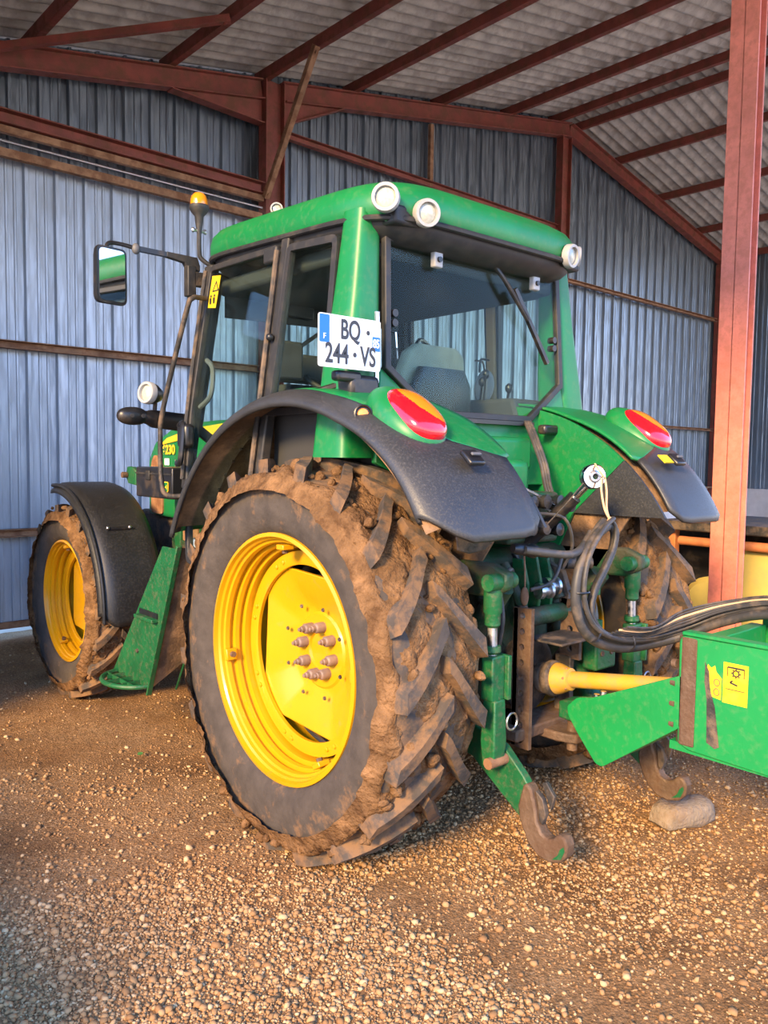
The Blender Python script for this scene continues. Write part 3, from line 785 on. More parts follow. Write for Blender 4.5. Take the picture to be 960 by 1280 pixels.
# wiper
mb = MB(); mb.tube([V(.06, -.21, 2.525), V(.13, -.24, 2.44), V(.285, -.25, 2.28)], .011, 8); wp = mb.build('rear_wiper', blackp, T)
MB().bar((.20, -.238, 2.415), (.44, -.25, 2.09), .02, .02).build('wiper_blade', blackp, wp)
MB().cyl((.06, -.20, 2.53), (.06, -.24, 2.53), .022, 12).build('wiper_spindle', blackp, wp)
# panel under the window
mb = MB(); mb.prism([(-.60, 1.99), (-.335, 1.795), (.335, 1.795), (.60, 1.99), (.66, 1.60), (.42, 1.50), (-.42, 1.50), (-.66, 1.60)], lambda u, v, t: (u, -.225-(1.9-v)*.12+t, v), 0, .03)
rp_ = mb.build('rear_panel', green, T, bevel=.006)
MB().box((0, -.30, 1.645), (.50, .06, .16)).build('panel_bulge', green, rp_, bevel=.025)
MB().box((-.07, -.26, 1.50), (.22, .04, .13)).build('panel_opening', blackp, rp_, bevel=.004)
hd = MB().box((.36, -.33, 1.765), (.11, .05, .045)).build('window_handle', blackp, rp_, bevel=.012)
MB().box((0, -.262, 1.79), (.64, .03, .018)).build('window_seal', blackp, rp_)
# side glazing, doors and frames
def side(s):
    def fn(u, v, t): return V(s*(.685 + max(0, (2.58-v))*.115 + t), u, v)
    Q = [(.31, 2.56), (-.06, 2.535), (-.085, 1.80), (.36, 1.80)]
    pane('side_window', Q, fn, cabglass, T)
    frame('side_window_frame', round_poly(Q, .04, 3), lambda u, v, t: fn(u, v, t-.014), .032, .03, trimk, T)
    MB().prism([(.30, 2.60), (.36, 2.60), (.42, 1.3), (.36, 1.3)], lambda u, v, t: fn(u, v, t-.035), 0, .05).build('cab_door_post', tan if s > 0 else trimk, T, bevel=.008)
    Dp = [(1.02, 2.585), (.36, 2.575), (.405, 1.30), (.55, 1.08), (.95, 1.08), (1.06, 1.50), (1.085, 1.85)]
    dr = pane('door', Dp, fn, cabglass, T); lab(dr, 'glass cab door')
    frame('door_frame', round_poly(Dp, .05, 3), lambda u, v, t: fn(u, v, t-.014), .030, .032, trimk, dr)
    MB().tube([fn(.365, 2.54, .03), fn(.385, 1.9, .03), fn(.405, 1.35, .03)], .013, 8).build('door_edge_rail', dustyblack, dr)
    MB().tube([fn(1.03, 2.56, .028), fn(1.075, 1.9, .028), fn(1.055, 1.5, .028)], .011, 8).build('door_front_rail', dustyblack, dr)
    MB().ell(fn(.345, 2.15, .035), (.018, .018, .018), 12, 8).build('window_knob', blackp, dr)
    MB().box(fn(.42, 2.53, .02), (.03, .11, .07)).build('door_hinge', trimk, dr, bevel=.01)
    # inside grab frame
    MB().tube([fn(1.03, 2.11, -.03), fn(.96, 2.06, -.03), fn(.95, 1.93, -.03), fn(1.05, 1.87, -.03)], .013, 8, sub=5).build('door_pull', greypl, dr)
    if s < 0:
        st = MB().prism([(.985, 2.53), (.90, 2.52), (.92, 2.36), (1.0, 2.37)], lambda u, v, t: fn(u, v, .008+t), 0, .002).build('warning_sticker', stickerm, dr)
        tri = [(.985-.045, 2.50), (.985-.078, 2.445), (.985-.012, 2.445)]
        frame('warning_triangle', tri, lambda u, v, t: fn(u-.005, v, .011+t), .006, .001, ink, st, bevel=0)
        for u in (.975, .94):
            f = MB(); f.ell(fn(u, 2.425, .012), (.002, .007, .007), 10, 6); f.box(fn(u, 2.40, .012), (.003, .014, .03)); f.build('warning_figure', ink, st)
    MB().prism([(1.02, 2.60), (1.10, 2.60), (1.12, 1.45), (1.07, 1.45)], lambda u, v, t: fn(u, v, t-.05), 0, .05).build('cab_front_post', trimk, T, bevel=.01)
    # door catch / black handle by the step
    hb = MB().box(fn(1.02, 1.72, .05), (.06, .10, .12)).build('door_catch', blackp, dr, bevel=.02)
    MB().tube([fn(1.06, 1.77, .07), fn(1.0, 1.77, .08), fn(.99, 1.60, .08), fn(1.04, 1.58, .07)], .016, 8).build('door_handle', blackp, dr)
for s in (-1, 1): side(s)
# windscreen and front frame
fw = lambda u, v, t: V(u, 1.10+(2.6-v)*.03+t, v)
Wp = [(-.62, 2.58), (.62, 2.58), (.74, 1.75), (.45, 1.55), (-.45, 1.55), (-.74, 1.75)]
pane('windscreen', Wp, fw, cabglass, T); frame('windscreen_frame', Wp, lambda u, v, t: fw(u, v, t-.01), .05, .03, trimk, T)
# headlining and cab floor, inside walls
hl = MB().prism(round_poly([(-.63, -.16), (.63, -.16), (.63, 1.08), (-.63, 1.08)], .08), lambda u, v, t: (u, v, 2.45+t), 0, .08).build('headlining', headl, rf, bevel=.02)
MB().prism([(-.60, 2.50), (.60, 2.50), (.60, 2.40), (.25, 2.42), (.10, 2.36), (-.60, 2.34)], lambda u, v, t: (u, 1.02+t, v), 0, .02).build('sun_blind', headl, rf)
fl = MB().box((0, .50, 1.02), (1.36, 1.3, .06)).build('cab_floor', headl, T)
# cab lower shell
MB().prism([(-.2, 1.80), (.30, 1.84), (.40, 1.60), (.46, 1.05), (-.30, 1.05)], lambda u, v, t: (-.62+t, u, v), 0, .03).build('cab_side_wall', headl, T)
MB().prism([(-.2, 1.80), (.30, 1.84), (.40, 1.60), (.46, 1.05), (-.30, 1.05)], lambda u, v, t: (.59+t, u, v), 0, .03).build('cab_side_wall', headl, T)
# seat
seat = MB().box((.0, .42, 1.55), (.50, .48, .13)).build('driver_seat', beige, T, bevel=.04)
def ring(z, w, y0, y1): return [V(a, b, z) for a, b in round_poly([(-w, y0), (w, y0), (w, y1), (-w, y1)], .035, 3)]
MB().loft([ring(1.58, .23, .14, .24), ring(1.8, .24, .10, .20), ring(2.0, .22, .07, .16), ring(2.12, .19, .055, .13), ring(2.16, .14, .06, .11)]).build('seat_back', beige, seat, ang=60)
MB().loft([ring(1.60, .20, .05, .12), ring(1.8, .21, .02, .10), ring(1.97, .19, .00, .07), ring(2.05, .15, .01, .06)]).build('seat_shell', blackp, seat, ang=60)
for s in (-1, 1): MB().box((s*.30, .40, 1.76), (.07, .34, .06)).build('arm_rest', headl, seat, bevel=.02)
MB().box((0, .42, 1.26), (.4, .42, .44)).build('seat_base', headl, seat, bevel=.02)
# steering column and wheel, dash
dash = MB().loft([[V(a, b, z) for a, b in round_poly([(-w, y0), (w, y0), (w, 1.12), (-w, 1.12)], .03, 3)] for z, w, y0 in ((1.1, .16, .95), (1.7, .18, .92), (1.95, .26, .90), (2.02, .24, .98))]).build('dashboard', headl, T)
ct = V(0, .83, 2.02); nv = V(0, -.42, .9).normalized(); ux = V(1, 0, 0); uy = nv.cross(ux)
sw = MB().tube([ct+ux*.19*math.cos(2*PI*i/24)+uy*.19*math.sin(2*PI*i/24) for i in range(24)], .015, 8, closed=True, sub=2).build('steering_wheel', trimk, T)
for a in (0.5, 2.6, 4.7): MB().bar(ct-nv*.03, ct+ux*.185*math.cos(a)+uy*.185*math.sin(a), .03, .012, tuple(nv)).build('wheel_spoke', trimk, sw)
MB().cyl(ct-nv*.05, ct-nv*.35, .035, 10).build('steering_column', trimk, sw)
# right console with levers and the small round mirror
cs = MB().prism([(-.13, 1.80), (-.08, 1.93), (.45, 1.935), (.62, 1.82), (.62, 1.2), (-.10, 1.2)], lambda u, v, t: (.385+t, u, v), 0, .32).build('control_console', headl, T, bevel=.02)
for x, y, h in ((.40, .12, .17), (.46, .2, .14), (.50, .05, .10), (.42, .32, .2)):
    MB().tube([V(x, y, 1.90), V(x-.01, y-.02, 1.88+h)], .008, 8, smooth=False).build('lever', blackp, cs); MB().ell(V(x-.01, y-.02, 1.89+h), (.02, .02, .026), 12, 8).build('lever_knob', blackp, cs)
MB().prism([(.62, 1.25), (1.05, 1.25), (1.05, 2.08), (.95, 2.22), (.80, 2.20), (.70, 1.80)], lambda u, v, t: (.42+t, u, v), 0, .22).build('side_dashboard', headl, cs, bevel=.03)
MB().tube([V(.42, .70, 1.95), V(.40, .66, 2.20), V(.46, .68, 2.30), V(.58, .72, 2.28)], .012, 8).build('grab_tube', blackp, cs)
MB().prism([(-.13, 1.80), (-.08, 1.92), (.35, 1.92), (.42, 1.80), (.42, 1.2), (-.10, 1.2)], lambda u, v, t: (-.405-t, u, v), 0, .30).build('cab_trim', headl, T, bevel=.02)
MB().box((.29, .30, 2.07), (.16, .05, .035)).build('arm_grip', headl, cs, bevel=.012)
MB().box((-.36, .80, 2.12), (.16, .05, .20)).build('display_unit', headl, dash, bevel=.015)
MB().box((-.20, .93, 2.10), (.36, .05, .16)).build('switch_panel', headl, dash, bevel=.02)
# right-hand mirrors seen through the glass
def mirror(P, w, h, arm0, tilt, parent, name='door_mirror'):
    R = Matrix.Rotation(tilt, 3, 'Z')
    po = round_poly([(-w/2, -h/2), (w/2, -h/2), (w/2*.98, h/2), (-w/2*.98, h/2)], .03, 4)
    sh = MB(); 
    sh.loft([[P + R @ V(u*k, y, v*k) for u, v in po] for k, y in ((1., 0), (1.02, .012), (1., .03), (.86, .055), (.5, .065))])
    m = sh.build(name, blackp, parent)
    pi = round_poly([(-w/2+.012, -h/2+.012), (w/2-.012, -h/2+.012), (w/2-.012, h/2-.012), (-w/2+.012, h/2-.012)], .024, 4)
    MB().prism(pi, lambda u, v, t: P + R @ V(u, -.003+t, v), 0, .004).build('mirror_glass', mirrorm, m)
    return m
m = mirror(V(-1.125, 1.22, 2.505), .165, .275, None, D(9), T)
MB().tube([V(-1.14, 1.26, 2.63), V(-1.12, 1.27, 2.672), V(-1.06, 1.27, 2.678), V(-.99, 1.26, 2.668)], .011, 8).build('mirror_stalk', blackp, m)
MB().bar((-.99, 1.26, 2.668), (-.82, 1.24, 2.66), .028, .024).build('mirror_arm', blackp, m)
MB().prism([(-.83, 2.675), (-.655, 2.672), (-.64, 2.63), (-.64, 2.60), (-.715, 2.605), (-.73, 2.635), (-.83, 2.648)], lambda u, v, t: (u, 1.225+t, v), 0, .035).build('mirror_bracket', trimk, m, bevel=.004)
MB().box((-.70, 1.225, 2.54), (.05, .05, .16)).build('bracket_block', trimk, m, bevel=.006)
MB().box((-.65, 1.22, 2.555), (.08, .04, .075)).build('bracket_hinge', dustyblack, m, bevel=.006)
MB().ell(V(-.985, 1.255, 2.665), (.022, .02, .028), 12, 8).build('arm_clamp', greypl, m)
m2 = mirror(V(.86, 1.30, 2.49), .165, .30, None, D(14), T)
MB().tube([V(.86, 1.34, 2.62), V(.86, 1.34, 2.69), V(.66, 1.22, 2.66)], .012, 8).build('mirror_stalk', blackp, m2)
m3 = MB().ell(V(.60, .30, 2.02), (.075, .018, .10), 20, 12, Matrix.Rotation(D(25), 3, 'Y')).build('round_mirror', greypl, T)
MB().tube([V(.58, .32, 2.10), V(.60, .33, 2.17), V(.70, .36, 2.18)], .007, 6).build('mirror_stalk', blackp, m3)
MB().tube([V(.60, .30, 2.10), V(.56, .28, 2.15), V(.48, .26, 2.15)], .005, 6).build('mirror_stalk', blackp, m3)
im = MB().box((-.18, 1.0, 2.44), (.24, .03, .11)).build('inside_mirror', blackp, T, bevel=.012)
MB().bar((-.30, 1.10, 2.10), (.10, 1.06, 2.38), .018, .02).build('front_wiper', blackp, T)
# work lamps
def worklamp(P, d, r=.052, big=True):
    d = Vector(d).normalized()
    b = MB().lathe([(-.085, .001), (-.083, .02), (-.07, r*.62), (-.03, r*.98), (.0, r*1.05)], P, d, 28).build('work_lamp', blackp, T)
    MB().lathe([(-.005, r*1.07), (.022, r*1.07), (.028, r*1.02), (.028, r*.80), (.018, r*.78), (-.005, r*.78)], P, d, 32, close=True).build('lamp_ring', silver, b)
    MB().lathe([(.010, r*.80), (.018, r*.6), (.022, .001)], P, d, 28, cap=False).build('lamp_lens', lenscl, b)
    return b
def lampfoot(P, q, b): MB().tube([Vector(P), (Vector(P)+Vector(q))/2+V(0, 0, -.012), Vector(q)], .010, 8).build('lamp_bracket', dustyblack, b); MB().ell(Vector(q), (.018, .018, .018), 10, 8).build('bracket_bolt', steel, b)
P = V(-.655, -.30, 2.630); b = worklamp(P, (-.75, -.66, -.08)); lampfoot(P+V(.05, .05, -.04), V(-.60, -.25, 2.575), b)
P = V(-.475, -.335, 2.600); b = worklamp(P, (-.30, -.93, -.15)); lampfoot(P+V(-.03, .07, -.02), V(-.53, -.26, 2.575), b)
P = V(.475, -.335, 2.595); b = worklamp(P, (.10, -.95, -.12)); lampfoot(P+V(.0, .07, -.02), V(.42, -.26, 2.565), b)
P = V(.60, -.27, 2.62); b = worklamp(P, (.75, -.66, -.08)); lampfoot(P+V(-.05, .05, -.04), V(.57, -.24, 2.575), b)
# beacon
P = V(-.66, 1.2, 2.93)
bc = MB().lathe([(-.14, .012), (-.10, .018), (-.05, .024), (-.032, .040), (-.012, .052), (.0, .053), (.006, .050)], P, (0, 0, 1), 28).build('beacon', trimk, T)
MB().lathe([(.004, .046), (.03, .045), (.05, .040), (.066, .028), (.073, .012), (.074, .001)], P, (0, 0, 1), 28, cap=False).build('beacon_dome', amber, bc)
MB().lathe([(.0, .018), (.045, .016), (.05, .001)], P, (0, 0, 1), 14).build('beacon_bulb', stripe, bc)
MB().tube([P+V(0, 0, -.13), P+V(0, 0, -.22), P+V(.01, 0, -.265), P+V(.06, -.02, -.30), P+V(.10, -.03, -.31)], .012, 8).build('beacon_stalk', trimk, bc)
MB().cyl(P+V(-.035, 0, -.125), P+V(.035, 0, -.125), .008, 8).build('wing_screw', steel, bc)
for dx in (-.035, .035): MB().ell(P+V(dx, 0, -.125), (.010, .008, .014), 10, 6).build('screw_wing', steel, bc)
# small white lamp peeking over the roof
P = V(-.20, 1.16, 3.0); b = worklamp(P, (-.6, -.8, 0), .034); MB().tube([P+V(.02, .04, -.02), P+V(.02, .05, -.2)], .008, 6, smooth=False).build('lamp_bracket', trimk, b)
# number plate on its bracket
def pl(u, v, t): return V(-.967+u, -.285 - t + u*.0, 1.958+v)
W_, H_ = .302, .197
po = round_poly([(0, 0), (W_, 0), (W_, H_), (0, H_)], .012, 4)
np_ = MB().prism(po, pl, 0, .004).build('number_plate', platew, T)
lab(np_, 'white number plate reading BQ 244 VS')
MB().prism(round_poly([(.004, H_*.46), (.05, H_*.46), (.05, H_-.004), (.004, H_-.004)], .005, 3), pl, .004, .005).build('plate_country_band', blue, np_)
MB().prism(round_poly([(W_-.042, H_*.40), (W_-.003, H_*.40), (W_-.003, H_*.68), (W_-.042, H_*.68)], .003, 3), pl, .004, .005).build('plate_region_band', blue, np_)
MB().prism([(W_-.041, H_*.70), (W_-.004, H_*.70), (W_-.004, H_*.93), (W_-.041, H_*.93)], pl, .004, .0048).build('plate_region_mark', mat('plate_grey', (.55, .57, .62), .4), np_)
xd, yd = (1, 0, 0), (0, 0, 1)
def ptext(s, u, v, size, m, name, sx=.78, bold=.0): text(s, size, pl(u, v, .0055), xd, yd, m, name, np_, .0006, sx, bold=bold)
ptext('BQ', .150, .143, .104, ink, 'plate_letters', .68, .002); ptext('\u00b7', .237, .140, .118, ink, 'plate_dot', .9, .002)
ptext('244', .086, .050, .104, ink, 'plate_digits', .72, .002); ptext('\u00b7', .172, .050, .118, ink, 'plate_dot', .9, .002); ptext('VS', .238, .050, .104, ink, 'plate_letters', .70, .002)
ptext('F', .027, .112, .030, white, 'plate_country_letter', 1.); ptext('85', W_-.0225, H_*.54, .046, white, 'plate_region_digits', .72, .001)
ptext('\u2261', W_-.0225, H_*.81, .03, white, 'plate_region_lines', .9)
MB().bar((-.80, -.275, 2.05), (-.74, -.17, 2.05), .05, .02).build('plate_bracket', blackp, np_)
MB().box((-.80, -.245, 1.935), (.12, .05, .04)).build('plate_lamp_holder', blackp, np_, bevel=.012)
MB().box((-.655, -.255, 2.06), (.018, .01, .28)).build('plate_stay', steel, np_)
lm = MB().box((-.72, -.22, 1.90), (.15, .10, .09)).build('plate_lamp', blackp, T, bevel=.02)
MB().tube([V(-.78, -.16, 1.90), V(-.86, -.10, 1.87), V(-.92, -.02, 1.86)], .02, 8).build('cable_sleeve', blackp, lm)
# fold-out grab rail ahead of the door, indicator arm
MB().tube([V(-.70, 1.02, 2.42), V(-.76, 1.0, 2.415), V(-.82, .97, 2.40), V(-.84, 1.0, 2.33), V(-.86, 1.22, 1.86), V(-.86, 1.255, 1.70), V(-.86, 1.24, 1.47), V(-.85, 1.18, 1.41), V(-.80, 1.02, 1.42), V(-.72, .95, 1.42)], .013, 10, sub=6).build('grab_rail', dustyblack, T)
mb = MB(); mb.loft([[V(x, 1.36+.035*math.cos(2*PI*i/16), z+h*math.sin(2*PI*i/16)) for i in range(16)] for x, z, h in ((-.58, 1.80, .055), (-.66, 1.80, .056), (-.665, 1.80, .050), (-.86, 1.815, .048), (-.89, 1.82, .036), (-.91, 1.82, .030))])
ia = mb.build('indicator_arm', blackp, T)
MB().ell(V(-.965, 1.36, 1.825), (.085, .045, .048), 24, 14, None, .9).build('indicator_lamp', blackp, ia)
for dx in (-.03, .03): MB().cyl(V(-.955+dx, 1.325, 1.825), V(-.955+dx, 1.312, 1.825), .011, 10).build('lamp_screw', trimk, ia)
P = V(-.90, 1.30, 1.945); b = worklamp(P, (-.93, -.30, .10), .055); MB().tube([P+V(.05, .03, -.03), V(-.85, 1.34, 1.86)], .012, 8, smooth=False).build('lamp_bracket', dustyblack, b)
# ------------------------------------------------------------------ bonnet, chassis, steps, tool box
def bon(Y, w, z0, z1, r=.07):
    po = round_poly([(-w, z0), (w, z0), (w, z1-.06), (w-.08, z1), (-w+.08, z1), (-w, z1-.06)], .03, 3)
    return [V(u, Y, v) for u, v in po]
bn = MB().loft([bon(1.22, .33, 1.20, 1.84), bon(1.8, .325, 1.20, 1.845), bon(2.3, .31, 1.20, 1.83), bon(2.55, .29, 1.20, 1.76), bon(2.72, .25, 1.20, 1.66), bon(2.82, .19, 1.20, 1.52), bon(2.85, .12, 1.22, 1.40)]).build('bonnet', green, T, ang=50)
# yellow flash, number, side grille
def bside(u, v, t): return V(-(.325 - max(0, u-1.8)*.03) - .004 - t, u, v)
MB().prism([(1.28, 1.83), (1.28, 1.765), (1.95, 1.735), (2.30, 1.70), (2.42, 1.685), (2.3, 1.735), (1.95, 1.79)], bside, 0, .004).build('bonnet_flash', stripe, bn)
text('6230', .085, bside(2.27, 1.655, .006), (0, -1, 0), (0, 0, 1), stripe, 'model_number', bn, .001, 1.1, bold=.003)
MB().prism([(2.34, 1.60), (2.34, 1.555), (2.27, 1.555), (2.27, 1.60)], bside, 0, .003).build('bonnet_label', white, bn)
gr = MB().prism(round_poly([(1.82, 1.35), (1.82, 1.60), (1.95, 1.63), (2.12, 1.60), (2.20, 1.52), (2.20, 1.35)], .03, 3), bside, -.01, .003).build('side_grille', blackp, bn)
for i in range(9): MB().tube([bside(1.845+i*.040, 1.36, .005), bside(1.845+i*.040, 1.595, .005)], .004, 6, smooth=False).build('grille_bar', greypl, gr)
MB().prism(round_poly([(2.38, 1.22), (2.38, 1.56), (2.45, 1.62), (2.52, 1.62), (2.56, 1.56), (2.56, 1.22)], .03, 3), lambda u, v, t: V(-.30-t, u, v), 0, .012).build('nose_grille', rustbr, bn)
MB().box((0, 2.0, .95), (.46, 1.9, .55)).build('engine', dustyblack, T, bevel=.03)
MB().box((0, 2.75, .92), (.42, .5, .45)).build('front_casting', greendk, T, bevel=.03)
MB().box((-.30, 1.72, 1.20), (.10, .16, .62)).build('side_frame', greend, T, bevel=.01)
MB().box((-.34, 2.06, 1.22), (.05, .08, .5)).build('frame_strut', greend, T, bevel=.008)
MB().prism([(1.55, 1.0), (2.15, 1.10), (2.15, .98), (1.6, .80)], lambda u, v, t: (-.36+t, u, v), 0, .04).build('frame_bracket', greendk, T, bevel=.008)
MB().box((-.33, 1.92, 1.18), (.03, .2, .42)).build('radiator_screen', rustbr, T)
MB().cyl(V(-.60, 1.32, .80), V(-.60, 1.32, 1.16), .055, 16).build('breather_pipe', steel, T)
MB().box((0, .75, .80), (.5, 1.5, .5)).build('gearbox', greendk, T, bevel=.03)
# tool box beside the bonnet
tb = MB().box((-.62, 1.60, 1.465), (.24, .47, .175)).build('tool_box', blackp, T, bevel=.008)
MB().box((-.742, 1.60, 1.515), (.006, .46, .01)).build('lid_seam', trimk, tb)
MB().box((-.745, 1.66, 1.505), (.012, .05, .055)).build('lid_latch', trimk, tb, bevel=.004)
bd = MB().prism(round_poly([(1.455, 1.415), (1.405, 1.415), (1.405, 1.475), (1.455, 1.475)], .014, 4), lambda u, v, t: V(-.742-t, u, v), 0, .003).build('maker_badge', stripe, tb)
MB().prism(round_poly([(1.450, 1.420), (1.410, 1.420), (1.410, 1.470), (1.450, 1.470)], .010, 4), lambda u, v, t: V(-.745-t, u, v), 0, .002).build('badge_field', green, bd)
MB().prism([(1.445, 1.432), (1.436, 1.447), (1.424, 1.449), (1.416, 1.460), (1.418, 1.446), (1.414, 1.430), (1.424, 1.440), (1.434, 1.440)], lambda u, v, t: V(-.747-t, u, v), 0, .001).build('badge_emblem', stripe, bd)
bk = MB().prism([(1.84, 1.44), (1.95, 1.45), (1.98, 1.49), (1.96, 1.55), (1.90, 1.55), (1.84, 1.53)], lambda u, v, t: (-.74+t, u, v), 0, .03).build('box_bracket', greend, T, bevel=.004)
MB().cyl(V(-.745, 1.955, 1.50), V(-.775, 1.955, 1.50), .018, 8).build('bracket_bolt', ruststeel, bk)
# cab steps: sloping green side sheet, grated bottom step, brown mud-caked inner side
sp_ = MB().prism([(1.06, 1.14), (1.13, 1.145), (1.95, .335), (1.80, .30), (1.42, .285), (1.38, .34), (1.37, .72)], lambda u, v, t: V(-.70-t-.16*max(0, (1.14-v))*.0, u, v), 0, .014)
sp_ = MB()
fr = [V(-.90, 1.03, 1.16), V(-.89, 1.06, 1.15)]
def sheetquad(a, b, c, d, th, name, m, parent):
    a, b, c, d = map(Vector, (a, b, c, d)); n = (b-a).cross(d-a).normalized()*th
    return MB().loft([[a, b, c, d], [a+n, b+n, c+n, d+n]]).build(name, m, parent, bevel=.003)
lad = sheetquad((-.85, 1.07, 1.14), (-.85, 1.235, 1.14), (-.85, 1.90, .34), (-.85, 1.43, .33), .012, 'step_ladder', greend, T)
sheetquad((-.845, 1.05, 1.16), (-.875, 1.05, 1.16), (-.875, 1.425, .30), (-.845, 1.425, .30), .014, 'ladder_edge', greend, lad)
sheetquad((-.85, 1.06, 1.15), (-.62, 1.03, 1.12), (-.62, 1.32, .52), (-.85, 1.425, .32), .012, 'ladder_side', liner, lad)
sheetquad((-.64, 1.05, 1.05), (-.60, 1.22, 1.05), (-.62, 1.52, .30), (-.70, 1.40, .30), .012, 'ladder_inner_side', greend, lad)
def tread(z, c, L, Wd, parent):
    a0 = V(*c); ey = V(0, 1, 0); ex = V(-1, 0, 0)
    pts = [a0-ey*L/2] + [a0 + ex*Wd*math.sin(PI*i/10) - ey*L/2*math.cos(PI*i/10) for i in range(1, 10)] + [a0+ey*L/2]
    t = MB().tube([p+V(0, 0, 0) for p in pts], .014, 8, sub=3, scale=(1, 1)).build('step_tread', greend, parent)
    for i in range(1, 4):
        q = a0-ey*L/2+ey*L*i/4; MB().bar(q, q+ex*Wd*math.sin(PI*i/4)*.96, .006, .026).build('tread_bar', greend, t)
    MB().bar(a0-ey*L*.42+ex*Wd*.5, a0+ey*L*.42+ex*Wd*.5, .006, .026).build('tread_bar', greend, t); MB().bar(a0-ey*L/2, a0+ey*L/2, .012, .03).build('tread_bar', greend, t)
tread(.35, (-.85, 1.63, .345), .42, .17, lad)
for z, c in ((.72, (-.855, 1.36, .735)), ):
    MB().bar((-.875, 1.29, .73), (-.875, 1.52, .73), .05, .02).build('step_rung', greend, lad, bevel=.004)
    MB().bar((-.863, 1.29, .755), (-.863, 1.515, .755), .012, .03).build('rung_slot', blackp, lad)
MB().cyl((-.86, 1.55, .52), (-.872, 1.55, .52), .012, 8).build('ladder_bolt', dustyblack, lad)

# ------------------------------------------------------------------ rear linkage
tr = MB().box((0, -.22, .86), (.40, .55, .60)).build('rear_housing', greendk, T, bevel=.04)
MB().lathe([(0, .17), (.10, .165), (.12, .13)], (0, -.44, .69), (0, -1, 0), 28).build('power_take_off_flange', dustyblack, tr)
MB().cyl((0, -.46, .685), (0, -.60, .685), .022, 12).build('power_take_off_stub', steel, tr)
vb = MB().box((.02, -.42, 1.37), (.34, .22, .22)).build('valve_block', greendk, T, bevel=.015)
for i, (x, z) in enumerate(((-.11, 1.44), (-.02, 1.44), (.07, 1.44), (.15, 1.42), (-.11, 1.33), (-.02, 1.33), (.07, 1.32))):
    c = MB().lathe([(0, .030), (.03, .030), (.032, .024), (.07, .024), (.075, .028), (.10, .028), (.102, .016), (.11, .001)], (x, -.53, z), (0, -1, .05), 14).build('hydraulic_coupler', dustyblack if i % 2 else blackp, vb)
MB().box((.02, -.38, 1.52), (.16, .12, .20)).build('valve_cap', green, vb, bevel=.03)
for a, b in (((-.08, -.55, 1.50), (.06, -.62, 1.43)), ((-.06, -.55, 1.46), (.07, -.60, 1.39))): MB().tube([V(*a), V(*b)], .006, 6, smooth=False).build('steel_pin', steel, vb)
